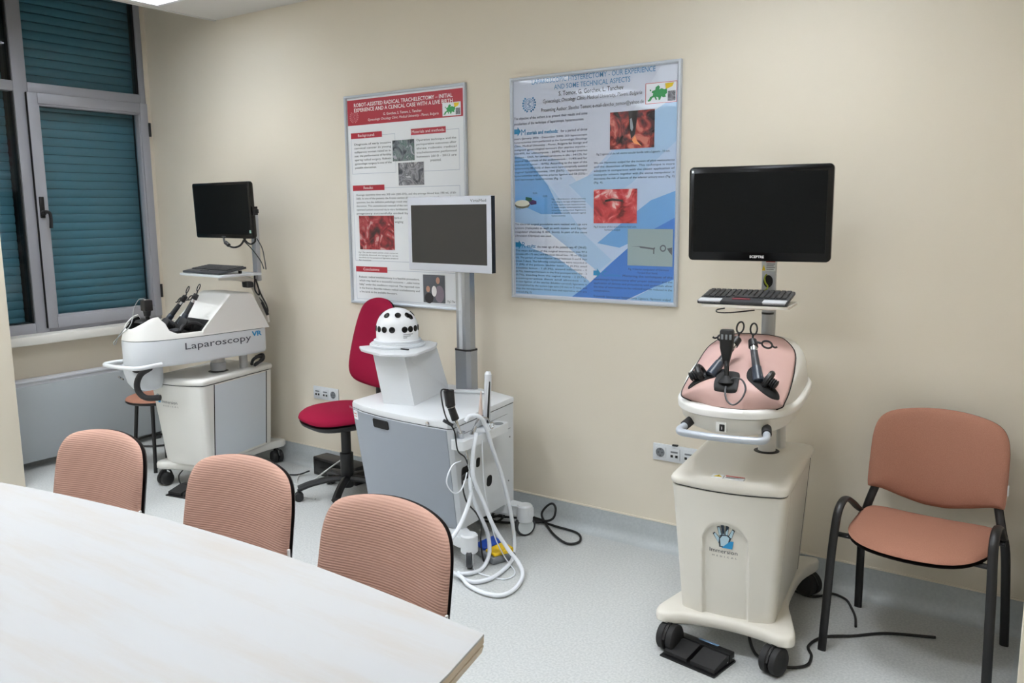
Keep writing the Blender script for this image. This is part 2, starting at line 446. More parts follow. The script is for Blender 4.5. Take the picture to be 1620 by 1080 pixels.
# ------------------------------------------------------------------ visitor chairs
def outline_back():
    # half width .237, crowned top, sagging bottom
    top = [(-.237,-.02),(-.235,.04),(-.226,.09),(-.205,.125),(-.165,.146),(-.09,.160),(0,.165),(.09,.160),(.165,.146),(.205,.125),(.226,.09),(.235,.04),(.237,-.02)]
    bot = [(.238,-.10),(.236,-.148),(.228,-.158),(.19,-.163),(.12,-.186),(.05,-.203),(0,-.206),(-.05,-.203),(-.12,-.186),(-.19,-.163),(-.228,-.158),(-.236,-.148),(-.238,-.10)]
    return [(p.x, p.y) for p in catmull([(x, y, 0) for x, y in top+bot], 3, True)]
def outline_seat():
    P = [(-.235,.0),(-.238,.10),(-.225,.18),(-.18,.205),(-.09,.21),(0,.212),(.09,.21),(.18,.205),(.225,.18),(.238,.10),(.235,0),(.225,-.10),(.19,-.18),(.12,-.228),(0,-.245),(-.12,-.228),(-.19,-.18),(-.225,-.10)]
    return [(p.x, p.y) for p in catmull([(x, y, 0) for x, y in P], 3, True)]
def circle3(r, z, n=28): return [(r*math.cos(2*PI*i/n), r*math.sin(2*PI*i/n), z) for i in range(n)]
def visitor_chair(fab):
    t = thing('visitor_chair', 'x', 'chair')
    def fb(u, v, w):     # backrest: z centre .695, leaning back, wrapped in plan
        z = .695+v*.99
        return (u, .165+.17*(z-.5)-.055*(u/.237)**2*.9+.03-w, z)
    bm = NB(); pillow(bm, outline_back(), .026, .006, fb, 7, 6); bk = part('backrest', bm, fab, t, angle=80)
    bm = NB(); o2 = [(u*.994, v*.985) for u, v in outline_back()]
    def fs_(u, v, w):
        p = fb(u, v, w); return (p[0], p[1]+.013, p[2])
    pillow(bm, o2, .004, .016, fs_, 6, 8); part('back_shell', bm, black, bk, angle=80)
    bm = NB(); p = fb(.239, -.085, 0); b3(bm, p[0]-.001, p[0]+.004, p[1]-.006, p[1]+.002, p[2]-.02, p[2]+.018); part('label_tag', bm, mat('tag_white', (222,222,220), .6), bk)
    def fs(u, v, w):
        return (u, -.02+v, .452+w-.35*max(0, -v-.12)**1.6-.02*(1-(u/.24)**2)*max(0,(v+.1))*2)
    bm = NB(); pillow(bm, outline_seat(), .026, .012, fs, 7, 5); st = part('seat', bm, fab, t, angle=80)
    bm = NB(); pillow(bm, [(u*.995, v*.995) for u, v in outline_seat()], .002, .012, lambda u, v, w: tuple(Vector(fs(u, v, 0))+Vector((0,0,w-.014))), 5, 8); part('seat_shell', bm, black, st, angle=80)
    for s in (-1, 1):
        bm = NB(); tube(bm, [(s*.268,-.222,0),(s*.264,-.212,.15),(s*.258,-.198,.36),(s*.252,-.185,.48),(s*.250,-.165,.528),(s*.249,-.125,.550),(s*.248,-.07,.546),(s*.246,.0,.512),(s*.244,.06,.475),(s*.243,.12,.445)], .0125, 10, 5, flat=(.0155,.0095), up=(s,0,0))
        part('leg', bm, black, t)
        bm = NB(); tube(bm, [(s*.262,.215,0),(s*.256,.19,.2),(s*.248,.160,.38),(s*.232,.155,.46),(s*.214,.176,.53),(s*.196,.196,.60),(s*.180,.208,.66)], .0125, 10, 5, flat=(.0155,.0095), up=(s,0,0))
        part('leg', bm, black, t)
    for y in (-.14, .11):
        bm = NB(); tube(bm, [(-.252,y,.428),(.252,y,.428)], .010, 8, 1); part('cross_bar', bm, black, t)
    return t
ch0 = visitor_chair(fabric)
GRP = 'brown visitor chairs'
def place(t, x, y, rz, label):
    t.location = (x, y, 0); t.rotation_euler = (0,0,math.radians(rz)); t['label'] = label; t['group'] = GRP
spots = [(2.80,-2.27,6,'brown ribbed-fabric chair at the table, farthest from the table corner'),
         (3.475,-2.205,4,'brown ribbed-fabric chair at the table, between the two others'),
         (4.115,-2.245,-1,'brown ribbed-fabric chair at the table, nearest the table corner')]
for i, (x, y, rz, lb) in enumerate(spots):
    place(ch0 if i == 0 else copy_tree(ch0), x, y, rz, lb)
ch1 = visitor_chair(fabric_w)
place(ch1, 5.165, -.355, -3, 'empty brown fabric chair with black legs standing against the wall by itself')
st_ = thing('stool', 'round brown-topped stool half hidden behind the simulator by the radiator', 'stool', (.70,-.555,0))
bm = NB(); pillow(bm, [(.185*math.cos(2*PI*i/40), .185*math.sin(2*PI*i/40)) for i in range(40)], .022, .012, lambda u, v, w: (u, v, .455+w), 6, 5); part('seat', bm, fabric_w, st_, angle=80)
bm = NB(); lathe(bm, [(.178,.436),(.185,.442),(.185,.452),(.178,.456)], 40); part('seat_rim', bm, black, st_)
for k in range(4):
    a = math.radians(45+90*k); bm = NB(); tube(bm, [(.12*math.cos(a),.12*math.sin(a),.44),(.165*math.cos(a),.165*math.sin(a),0)], .012, 10, 1); part('leg', bm, black, st_)
bm = NB(); tube(bm, circle3(.150,.17), .007, 8, 1, True); part('foot_ring', bm, black, st_)

# ------------------------------------------------------------------ framed posters (coordinates are metres on the back wall)
def photo_mat(name, cols, scale, seed, kind='flesh'):
    m = bpy.data.materials.new(name); m.use_nodes = True; nt = m.node_tree; b = nt.nodes['Principled BSDF']; b.inputs['Roughness'].default_value = .25
    tc = nt.nodes.new('ShaderNodeTexCoord'); mp = nt.nodes.new('ShaderNodeMapping'); mp.inputs['Location'].default_value = (seed, seed*.7, seed*1.3)
    n = nt.nodes.new('ShaderNodeTexNoise'); n.inputs['Scale'].default_value = scale; n.inputs['Detail'].default_value = 4; n.inputs['Distortion'].default_value = 1.2
    r = nt.nodes.new('ShaderNodeValToRGB'); els = r.color_ramp.elements
    while len(els) < len(cols): els.new(.5)
    for i, c in enumerate(cols):
        els[i].position = .36+.28*i/(len(cols)-1); els[i].color = lin(c)+(1,)
    nt.links.new(tc.outputs['Object'], mp.inputs[0]); nt.links.new(mp.outputs[0], n.inputs['Vector']); nt.links.new(n.outputs['Fac'], r.inputs[0]); nt.links.new(r.outputs[0], b.inputs['Base Color'])
    return m
flesh_a = photo_mat('photo_flesh_dark', [(40,18,22),(74,34,38),(128,48,46),(170,70,64),(206,120,104)], 14, 1)
flesh_b = photo_mat('photo_flesh_red', [(98,18,26),(168,40,48),(196,58,64),(214,96,98),(236,196,190)], 12, 5)
flesh_c = photo_mat('photo_flesh_deep', [(58,20,28),(104,26,36),(138,34,44),(166,62,68),(190,140,140)], 13, 9)
robot_a = photo_mat('photo_theatre', [(58,66,72),(92,100,106),(120,130,134),(78,104,98),(164,166,176)], 16, 3)
robot_b = photo_mat('photo_robot', [(50,54,62),(104,106,112),(150,150,156),(90,92,98),(190,190,196)], 13, 7)
gloss_cover = glassmat('poster_cover', (250,250,252))
def flat(bm, pts, y):
    vs = [bm.verts.new((x, y, z)) for x, z in pts]; bm.faces.new(vs)
def rect(bm, x0, x1, z0, z1, y): flat(bm, [(x0,z0),(x1,z0),(x1,z1),(x0,z1)], y)
class Poster:
    def __init__(s, name, label, x0, x1, z0, z1, base):
        s.cx = (x0+x1)/2; s.t = thing(name, label, 'poster', (s.cx, 0, z0)); s.z0 = z0
        s.d = {}
        w = (x1-x0)/2; h = z1-z0; fw = .020
        bm = NB(); b3(bm, -w+.004, w-.004, -.008, -.001, .004, h-.004); part('backing', bm, base, s.t)
        pr = [(0,-.001),(0,-.018),(.003,-.021),(.010,-.021),(.015,-.016),(.015,-.008)]
        for nm, a, b, ix, iz in (('l',(-w,0),(-w,h),1,0),('r',(w,0),(w,h),-1,0),('b',(-w,0),(w,0),0,1),('t',(-w,h),(w,h),0,-1)):
            bm = NB(); rings = []
            for k, e in enumerate((a, b)):
                ring = []
                for d, y in pr:
                    if ix: ring.append((e[0]+ix*d, y, e[1]+(d if k == 0 else -d)))
                    else: ring.append((e[0]+(d if k == 0 else -d), y, e[1]+iz*d))
                rings.append(ring)
            loft(bm, rings); part('frame_side', bm, mat('frame_silver', (196,202,210), .35, .25), s.t)
        s.w, s.h = w, h
    def layer(s, name, m, y):
        return s.Layer(s, name, m, y)
    class Layer:
        def __init__(s, P, name, m, y): s.P = P; s.name = name; s.m = m; s.y = y; s.bm = NB()
        def fn(s, x, z): return (x-s.P.cx, s.y, z-s.P.z0)
        def rect(s, x0, x1, z0, z1): rect(s.bm, x0-s.P.cx, x1-s.P.cx, z0-s.P.z0, z1-s.P.z0, s.y); return s
        def poly(s, pts): flat(s.bm, [(x-s.P.cx, z-s.P.z0) for x, z in pts], s.y); return s
        def ring(s, x, z, r0, r1, n=28):
            V = [[s.bm.verts.new(s.fn(x+r*math.cos(2*PI*i/n), z+r*math.sin(2*PI*i/n))) for i in range(n)] for r in (r0, r1)]
            for i in range(n): j = (i+1) % n; s.bm.faces.new((V[0][i], V[0][j], V[1][j], V[1][i]))
            return s
        def text(s, *a, **k): text(s.bm, a[0], s.fn, *a[1:], **k); return s
        def para(s, lines, x0, x1, ztop, zbot, last=None, kh=.52, shear=0, bold=0):
            n = len(lines); dz = (ztop-zbot)/n
            for i, l in enumerate(lines):
                w = (x1-x0) if not (last and i == n-1) else last
                s.text(l, x0, ztop-dz*(i+.75), dz*kh, width=w, shear=shear, bold=bold)
            return s
        def done(s, parent=None, label=None):
            o = part(s.name, s.bm, s.m, parent or s.P.t, smooth=False)
            if label: o['label'] = label
            return o
def emblem(P, m, x, z, r, y, name='emblem'):
    L = P.layer(name, m, y)
    L.ring(x, z, r*.56, r*.62).ring(x, z, r*.40, r*.44)
    for k in range(14):        # laurel leaves round the medallion
        a = math.radians(-60-17*k) if k < 7 else math.radians(-120+17*(k-7)); a = a if k < 7 else math.radians(240-360+17*(k-7)-0)
        a = math.radians(-70-22*k) if k < 7 else math.radians(-110+22*(k-7))
        if k < 7: a = math.radians(250-20*k)
        else: a = math.radians(290+20*(k-7))
        c, s_ = math.cos(a), math.sin(a)
        L.poly([(x+r*.68*c, z+r*.68*s_), (x+r*.82*math.cos(a+.16), z+r*.82*math.sin(a+.16)), (x+r*.98*c, z+r*.98*s_), (x+r*.82*math.cos(a-.16), z+r*.82*math.sin(a-.16))])
    # serpent round a staff
    L.rect(x-r*.03, x+r*.03, z-r*.36, z+r*.36)
    pts = [(x+r*.20*math.sin(i/14*PI*3), z-r*.32+r*.64*i/14) for i in range(15)]
    for (xa, za), (xb, zb) in zip(pts, pts[1:]):
        L.poly([(xa-r*.05, za), (xa+r*.05, za), (xb+r*.05, zb), (xb-r*.05, zb)])
    L.done()
EUR = [(.02,.10),(.10,.16),(.14,.30),(.28,.36),(.30,.52),(.22,.56),(.26,.66),(.40,.70),(.42,.86),(.56,.98),(.64,.86),(.60,.72),(.72,.78),(.86,.70),(.98,.74),(.99,.46),(.90,.36),(.94,.24),(.80,.22),(.72,.30),(.66,.10),(.58,.06),(.56,.24),(.44,.30),(.50,.12),(.44,.08),(.36,.28),(.26,.24),(.18,.06),(.06,.02)]
def europe(P, x0, x1, z0, z1, y):
    o = P.layer('map_ground', paper, y).rect(x0, x1, z0, z1).done()
    w = (x1-x0)*.66
    P.layer('map_land', green, y-.0004).poly([(x0+.006+u*w, z0+.006+v*(z1-z0-.014)) for u, v in EUR]).done(o)
    L = P.layer('map_island', green, y-.0004).poly([(x0+.02,z0+.62*(z1-z0)),(x0+.026,z0+.62*(z1-z0)),(x0+.024,z0+.70*(z1-z0)),(x0+.017,z0+.70*(z1-z0))]); L.done(o)
    P.layer('map_tag', yellow, y-.0004).poly([(x0+.63*(x1-x0),z1-.004),(x0+.92*(x1-x0),z1-.004),(x0+.86*(x1-x0),z1-.02),(x0+.66*(x1-x0),z1-.03)]).done(o)
    P.layer('map_photo', robot_b, y-.0004).rect(x0+.72*(x1-x0), x1-.004, z0+.004, z0+.55*(z1-z0)).done(o)

# --- red poster
P = Poster('framed_poster', 'white framed poster with a crimson title band behind the slim white monitor', 1.946, 2.836, 1.082, 2.279, paper)
Y1, Y2, Y3 = -.0086, -.0091, -.0096
P.layer('title_band', bandred, Y1).rect(1.966, 2.815, 2.112, 2.254).done()
L = P.layer('title', textw, Y2)
L.text('ROBOT-ASSISTED RADICAL TRACHELECTOMY – INITIAL', 2.02, 2.214, .021, width=.727, bold=.014)
L.text('EXPERIENCE AND A CLINICAL CASE WITH A LIVE BIRTH', 2.02, 2.186, .021, width=.727, bold=.014).done()
L = P.layer('authors', textw, Y2)
L.text('G. Gorchev, S. Tomov, L. Tanchev', 2.247, 2.155, .014, width=.283, bold=.01)
L.text('Gynecologic Oncology Clinic, Medical University - Pleven, Bulgaria', 2.127, 2.131, .014, width=.522, shear=.2).done()
emblem(P, mat('print_pale_red', (196,120,124), .4), 2.018, 2.160, .038, Y2)
europe(P, 2.676, 2.801, 2.118, 2.187, Y2)
for nm, x0, x1, z0, z1, s, wd in (('Background',1.987,2.232,2.037,2.069,'Background:',.13),('Methods',2.449,2.696,2.034,2.067,'Materials and methods:',.232),('Results',1.987,2.238,1.741,1.772,'Results:',.075),('Conclusions',1.988,2.24,1.270,1.302,'Conclusions:',.13)):
    o = P.layer('heading_bar', bandred, Y2).rect(x0, x1, z0, z1).done()
    P.layer('heading', textw, Y3).text(s, (x0+x1)/2, z0+.009, .016, width=wd, align='c').done(o)
L = P.layer('box_lines', mat('print_pale_grey', (176,184,200), .5), Y1)
for x0, x1, z0, z1 in ((1.987,2.331,1.837,2.050),(2.449,2.786,1.836,2.050),(1.987,2.786,1.335,1.755),(1.987,2.786,1.108,1.285)):
    for a in ((x0,x1,z0,z0+.002),(x0,x1,z1-.002,z1),(x0,x0+.002,z0,z1),(x1-.002,x1,z0,z1)): L.rect(*a)
L.done()
L = P.layer('body_text', textd, Y2)
L.para(['   Diagnosis of early invasive','cervical cancer in young','nulliparous women raised an is-','sue: the performance of fertility','sparing radical surgery. Robotic','gynecologic surgery is one of the','possible alternatives.'], 2.012, 2.300, 2.016, 1.862, last=.17)
L.para(['  Operative technique and the','perioperative outcomes after','three robotic radical','trachelectomies performed','between 2010 - 2012 are'], 2.487, 2.766, 2.016, 1.905)
L.text('presented.', 2.585, 1.888, .013, width=.075)
L.para(['   Average operative time was 305 min (205-375), and the average blood loss 190 mL (150-','260). In one of the patients the frozen section showed positive margins in the surgical spe-','specimen, but the definitive pathologic result was negative and showed no residual tumour in','the tumor. This unmentioned removal of the cervix was followed by pregnancy in one of the','operated patient occurred via in vitro fertilisation and embryo transfer. The patient delivered','pregnancy successfully ended by caesarean section with live'], 2.012, 2.76, 1.728, 1.600)
L.text('birth of', 2.31, 1.578, .013).text('weighing', 2.31, 1.556, .013)
L.para(['Fig.1 The uterine vessels and the ureter course are','completely dissected, the hypogastric nerves','identified and the paracervical ligaments prepared','for resection.'], 2.016, 2.326, 1.392, 1.332, last=.10)
L.para(['   Robotic radical trachelectomy is a feasible procedure,','which may lead to a successful outcome – „take home','baby" under the conditions required. The reported case','is the first to describe robotic radical trachelectomy and','a live birth in the available literature.'], 2.012, 2.483, 1.252, 1.142, last=.30)
L.text('Fig.2 The family', 2.685, 1.122, .012, width=.09)
L.done()
P.layer('photo', robot_a, Y3).rect(2.31, 2.472, 1.898, 2.012).done(label='small photo of an operating theatre')
P.layer('photo', robot_b, Y3).rect(2.349, 2.537, 1.764, 1.888).done(label='small grey photo of a surgical robot')
P.layer('photo', flesh_c, Y3).rect(2.028, 2.304, 1.402, 1.597).done(label='red surgical photo')
o = P.layer('photo', mat('photo_ground', (84,88,96), .4), Y3).rect(2.510, 2.668, 1.115, 1.270).done(label='small photo of two adults holding a bundle')
def blob(L, x, z, rx, rz, n=16): L.poly([(x+rx*math.cos(2*PI*i/n), z+rz*math.sin(2*PI*i/n)) for i in range(n)]); return L
Y4, Y5 = -.0100, -.0104
blob(P.layer('photo_shirt', mat('photo_plaid', (132,120,132), .5), Y4), 2.628, 1.165, .034, .048).done(o)
blob(P.layer('photo_shirt', mat('photo_dark', (34,30,36), .5), Y4), 2.552, 1.140, .032, .030).done(o)
L = P.layer('photo_skin', mat('photo_skin', (188,142,122), .5), Y5); blob(L, 2.618, 1.240, .014, .019); blob(L, 2.546, 1.190, .014, .018); L.done(o)
blob(P.layer('photo_bundle', textw, Y5), 2.590, 1.180, .018, .030).done(o)

# --- blue poster
pb = mat('poster_lilac', (214,220,232), .3)
P = Poster('framed_poster', 'framed blue poster on the wall beside the wide black monitor', 3.121, 4.040, 1.174, 2.271, pb)
# colour fields of the print, front to back, on the metal-framed sheet
NF = [0]
def field(m, pts, y):
    NF[0] += 1; P.layer('print_field', m, -.00808-.0001*NF[0]).poly(pts).done()
yb = -.00815
c1 = mat('print_pale_blue', (172,204,232), .3); c2 = mat('print_sky', (146,192,228), .3); c3 = mat('print_mid_blue', (110,168,220), .3); c4 = mat('print_strong_blue', (66,126,204), .3); c5 = mat('print_mist', (222,228,238), .3); c6 = mat('print_haze', (192,212,236), .3)
X0, X1, Z0, Z1 = 3.141, 4.020, 1.194, 2.251
field(c6, [(X0,Z0),(X1,Z0),(X1,2.03),(3.86,2.06),(3.70,1.90),(3.52,1.74),(3.40,1.86),(X0,1.95)], yb)
field(c2, [(X0,Z0),(3.62,Z0),(3.56,1.30),(3.40,1.42),(X0,1.56)], yb-.0001)
field(c1, [(X0,1.50),(X0,1.90),(3.24,1.86),(3.42,1.66),(3.55,1.50),(3.70,1.38),(3.62,1.32),(3.42,1.40)], yb-.0002)
field(c3, [(X0,1.66),(X0,1.89),(3.22,1.87),(3.34,1.74),(3.42,1.60),(3.30,1.60)], yb-.0003)
field(c5, [(X0,1.56),(3.30,1.54),(3.60,1.34),(3.66,1.28),(3.62,1.25),(3.40,1.38),(X0,1.46)], yb-.0004)
field(c1, [(3.46,1.74),(3.62,1.80),(X1,2.20),(X1,1.92),(3.80,1.74),(3.60,1.62)], yb-.0002)
field(c3, [(X1,1.56),(X1,1.70),(3.90,1.66),(3.70,1.52),(3.62,1.46),(3.74,1.44)], yb-.0003)
field(c4, [(3.48,Z0),(3.56,1.25),(3.70,1.37),(3.86,1.50),(X1,1.58),(X1,1.30),(3.90,1.25),(3.78,Z0)], yb-.0004)
field(c2, [(3.80,Z0),(X1,Z0),(X1,1.30),(3.92,1.26)], yb-.0005)
field(c5, [(3.94,2.251),(X1,2.251),(X1,2.12),(3.86,2.03),(3.80,2.06)], yb-.0003)
Y1, Y2, Y3 = -.0094, -.0098, -.0102
L = P.layer('title', titleblue, Y1)
L.text('LAPAROSCOPIC HYSTERECTOMY - OUR EXPERIENCE', 3.248, 2.231, .024, width=.665, bold=.004)
L.text('AND SOME TECHNICAL ASPECTS', 3.377, 2.197, .024, width=.411, bold=.004).done()
L = P.layer('authors', textd, Y1)
L.text('S. Tomov, G. Gorchev, L. Tanchev', 3.403, 2.166, .021, width=.350, bold=.012)
L.text('Gynecologic Oncology Clinic, Medical University, Pleven, Bulgaria', 3.313, 2.137, .018, width=.535, shear=.2)
L.text('Presenting Author: Slavcho Tomov; e-mail-slavcho_tomov@yahoo.de', 3.302, 2.096, .018, width=.556).done()
emblem(P, titleblue, 3.231, 2.139, .044, Y1)
europe(P, 3.868, 4.016, 2.092, 2.178, Y1)
P.layer('map_border', redp, Y1+.0002).rect(3.865, 4.0185, 2.0895, 2.1805).done()
L = P.layer('body_text', textb, Y1)
L.para(['The objective of the authors is to present their results and some','peculiarities of the technique of laparoscopic hysterectomies.'], 3.140, 3.563, 2.086, 2.035, last=.405)
L.text('for a period of three', 3.415, 1.993, .013, width=.148)
L.para(['years (January 2006 - December 2008) 203 laparoscopic','hysterectomies were performed at the Gynecologic Oncology','Clinic, Medical University - Pleven, Bulgaria for benign and','malignant gynecological tumours (for uterine myoma -','103/49%, for adenomyosis - 20/9%, for benign ovarian','tumours - 12/6%, for cervical carcinoma in situ - 34/12%, for','atypical hyperplasia of the endometrium - 11/4% and for','endometrial cancer - 18/9%). According to the type of the','hysterectomy 84 (22%) of them were laparoscopically assisted','vaginal hysterectomies, 194 (56%) - laparoscopic','hysterectomies with uterine arteries ligation and 58 (22%) -','total laparoscopic hysterectomies (Fig. 1)'], 3.140, 3.563, 1.984, 1.764, last=.28)
L.para(['Fig. 1 Distribution of the patients','according to the type of hysterectomy:','1. Total laparoscopic hysterectomies','2. Laparoscopic hysterectomies with','uterine arteries ligation','3. Laparoscopically assisted vaginal','hysterectomies'], 3.362, 3.556, 1.680, 1.585, last=.08)
L.text('56.0%', 3.145, 1.624, .010).text('22.0%', 3.25, 1.70, .008).text('22.0%', 3.31, 1.685, .008)
L.para(['The electrical surgical procedures were realized with Liga sure','system (Valleylab) as well as with mono- and bipolar','coagulator (Aesculap R 400, Storz). In part of the cases','Ultracision (Olympus) was used.'], 3.140, 3.564, 1.560, 1.482, last=.22)
L.text('the mean age of the patients was 47 (34-65).', 3.275, 1.432, .012, width=.288)
L.para(['The mean duration of the surgical intervention was 97.5','minutes (45-175 min.) and the mean blood loss - 95 ml (70-220','ml). The period of hospitalization varied between 2 and 8 days','(mean 3 days). The following complications were recorded in','11 (5%) of the patients: bladder lesion - 1 (0.3%), small','intestine lesion - 1 (0.3%), wound infections - 2','(0.7%), haemoperitoneum in the first postoperative day - 2','(0.7%), bleeding from the vaginal stump - 2 (0.7%),','postoperative ileus and abscess - 2.','A new ligation of the uterine (bladder-cervical) ligaments is','accomplished by the system Liga sure (10 mm or 5 mm), and','thus the intraoperative blood loss and operative time are','reduced (Fig. 2).'], 3.142, 3.564, 1.425, 1.196, last=.10)
L.text('Fig.2 Ligation of the left uterine vascular bundle with a Ligasure - 10 mm.', 3.614, 1.874, .010, width=.377)
L.para(['We use Harmonic scalpel for the incision of plica vesicouterina','and the dissection of bladder. This technique is more','adequate in comparison with the classic application of','monopolar scissors, together with the uterus manipulator, it','decreases the risk of lesions of the inferior urinary tract (Fig. 3)','(Fig. 4).'], 3.600, 4.014, 1.848, 1.738, last=.05)
L.text('Fig.3 Incision of the vesicouterine fold with', 3.602, 1.534, .009, width=.225).text('harmonic scalpel', 3.66, 1.520, .009)
L.text('Fig. 4 Uterine manipulator of Clermont', 3.79, 1.337, .009, width=.205).text('- Ferrand (Karl Storz)', 3.83, 1.321, .009)
L.text('Mastering the techniques of the', 3.76, 1.303, .011, width=.254)
L.para(['laparoscopic hysterectomy after proper selection and the','application of devices and procedures with potentials allow','the time of intervention to be reduced and be reduced in the','complications.'], 3.602, 4.014, 1.296, 1.222, last=.09)
L.text('Keywords: laparoscopic hysterectomy, Ligasure, Harmonic scalpel', 3.602, 1.199, .011, width=.405, shear=.15)
L.done()
L = P.layer('section_heading', cyan, Y1)
L.text('M', 3.182, 1.991, .030).text('aterials and methods:', 3.215, 1.992, .018, width=.185, bold=.02)
L.text('R', 3.182, 1.431, .030).text('esults:', 3.212, 1.432, .018, width=.055, bold=.01)
L.text('C', 3.648, 1.301, .028).text('onclusion:', 3.675, 1.303, .014, width=.075).done()
L = P.layer('arrow', cyan, Y1)
for x, z in ((3.140,2.010),(3.142,1.446),(3.600,1.316)):
    L.poly([(x,z-.012),(x+.020,z-.012),(x+.020,z-.023),(x+.040,z),(x+.020,z+.023),(x+.020,z+.012),(x,z+.012)])
L.done()
o = P.layer('photo', flesh_a, Y2).rect(3.685, 3.913, 1.897, 2.066).done(label='dark red surgical photo, upper one')
P.layer('photo_instrument', mat('photo_steel', (168,176,182), .4), Y3).poly([(3.788,2.03),(3.798,2.034),(3.806,1.99),(3.800,1.974),(3.792,1.985)]).done(o)
P.layer('photo_shadow', mat('photo_black', (26,22,26), .4), Y2-.0002).poly([(3.78,2.066),(3.83,2.066),(3.815,1.96),(3.795,1.94),(3.785,2.0)]).done(o)
P.layer('photo_glow', mat('photo_orange', (240,150,90), .4), Y3).poly([(3.80,1.935),(3.815,1.955),(3.826,1.93),(3.85,1.905),(3.836,1.912),(3.81,1.92)]).done(o)
o = P.layer('photo', flesh_b, Y2).rect(3.600, 3.830, 1.555, 1.714).done(label='bright red surgical photo')
P.layer('photo_instrument', mat('photo_black', (26,22,26), .4), Y3).poly([(3.66,1.664),(3.70,1.672),(3.757,1.664),(3.757,1.655),(3.70,1.660),(3.66,1.654)]).done(o)
o = P.layer('photo', mat('photo_pale_green', (158,178,178), .3), Y2).rect(3.784, 4.013, 1.358, 1.529).done(label='pale green photo of a surgical tool')
L = P.layer('photo_instrument', mat('photo_dark_steel', (92,98,104), .4), Y3)
L.poly([(3.80,1.447),(3.85,1.449),(3.915,1.442),(3.925,1.445),(3.925,1.437),(3.915,1.434),(3.85,1.441),(3.845,1.446)]).poly([(3.916,1.438),(3.922,1.438),(3.922,1.414),(3.916,1.414)])
L.ring(3.965, 1.441, .010, .016, 16).poly([(3.985,1.440),(4.010,1.446),(4.010,1.410),(3.995,1.425)]).done(o)
o = P.layer('pie_chart', mat('print_cream', (236,232,206), .4), Y2); blob(o, 3.186, 1.655, .045, .016); o = o.done()
L = P.layer('pie_side', mat('print_olive', (120,116,92), .4), Y2+.0002); L.poly([(3.141,1.655),(3.141,1.643),(3.150,1.634),(3.186,1.628),(3.222,1.634),(3.231,1.643),(3.231,1.655)]).done(o)
P.layer('pie_slice', mat('print_dark_green', (36,96,70), .4), Y3).poly([(3.206,1.672),(3.208,1.686),(3.245,1.680),(3.245,1.664),(3.225,1.662)]).done(o)
P.layer('pie_slice', mat('print_purple', (74,40,96), .4), Y3).poly([(3.225,1.660),(3.250,1.672),(3.272,1.664),(3.272,1.650),(3.24,1.646)]).done(o)
bm = NB(); rect(bm, -P.w+.019, P.w-.019, .019, P.h-.019, -.0125); part('cover_sheet', bm, gloss_cover, P.t)

# ------------------------------------------------------------------ simulator cart (two of a kind)
def hwid(z): return .170+.032*min(1, max(0, (z-.145)/.49))
def smooth(a, b, x):
    t = min(1, max(0, (x-a)/(b-a))); return t*t*(3-2*t)
RECESS = True
def front_y(x, z, recess=True):
    h = hwid(z); k = (z-.145)/.49
    y = -.262-.05*k-.036*(1-(x/h)**2)
    if recess and RECESS:
        top = .505-.06*(abs(x)/.08)**3 if abs(x) < .08 else .40
        r = smooth(.084, .074, abs(x))*smooth(top+.012, top, z)
        y += .016*r
    return y
def cart_outline(z, off=0., recess=True):
    h = hwid(z)+off; n = 72; pts = []
    r = .035
    for i in range(n+1):
        x = -h+r + (2*h-2*r)*i/n
        pts.append((x, front_y(x*(hwid(z)/h), z, recess)-off))
    yc = front_y(hwid(z)-r, z, False)-off
    for i in range(1, 7):
        a = -PI/2*(1-i/6)+0; pts.append((h-r+r*math.cos(a), yc+r+r*math.sin(a)))
    yr = .305+off
    for i in range(7):
        a = PI/2*i/6; pts.append((h-.03+.03*math.cos(a), yr-.03+.03*math.sin(a)))
    for i in range(7):
        a = PI/2+PI/2*i/6; pts.append((-h+.03+.03*math.cos(a), yr-.03+.03*math.sin(a)))
    for i in range(0, 6):
        a = PI+PI/2*i/6; pts.append((-h+r+r*math.cos(a), yc+r+r*math.sin(a)))
    return pts
def twin_caster(t, x, y, ang, r=.050, parent_label=None):
    c = bpy.data.objects.new('caster', None); COL.objects.link(c); c.parent = t; c.location = (x, y, 0); c.rotation_euler = (0,0,math.radians(ang))
    for s in (-1, 1):
        bm = NB(); lathe(bm, [(.012,-.016),(r-.006,-.016),(r,-.010),(r,.010),(r-.007,.016),(.014,.0175)], 28, (s*.0185,0,r), RY(90)); part('wheel', bm, rubber, c)
    bm = NB(); tube(bm, [(0,.045,.055),(0,.03,.085),(0,0,.098),(0,-.03,.085),(0,-.048,.055)], .010, 8, 4, flat=(.006,.0065), up=(0,0,1)); part('hood', bm, black, c)
    bm = NB(); lathe(bm, [(.010,.05),(.010,.108)], 12); part('stem', bm, black, c)
HAND = [[(.30,.02),(.66,.02),(.80,.50),(.66,.60),(.40,.58),(.26,.40)],
        [(.30,.14),(.02,.58),(.10,.66),(.34,.44)], [(.30,.50),(.20,.92),(.31,.95),(.42,.56)], [(.42,.56),(.38,1.04),(.50,1.05),(.54,.58)],
        [(.54,.58),(.58,1.03),(.70,1.01),(.66,.56)], [(.66,.54),(.84,.90),(.94,.84),(.80,.44)]]
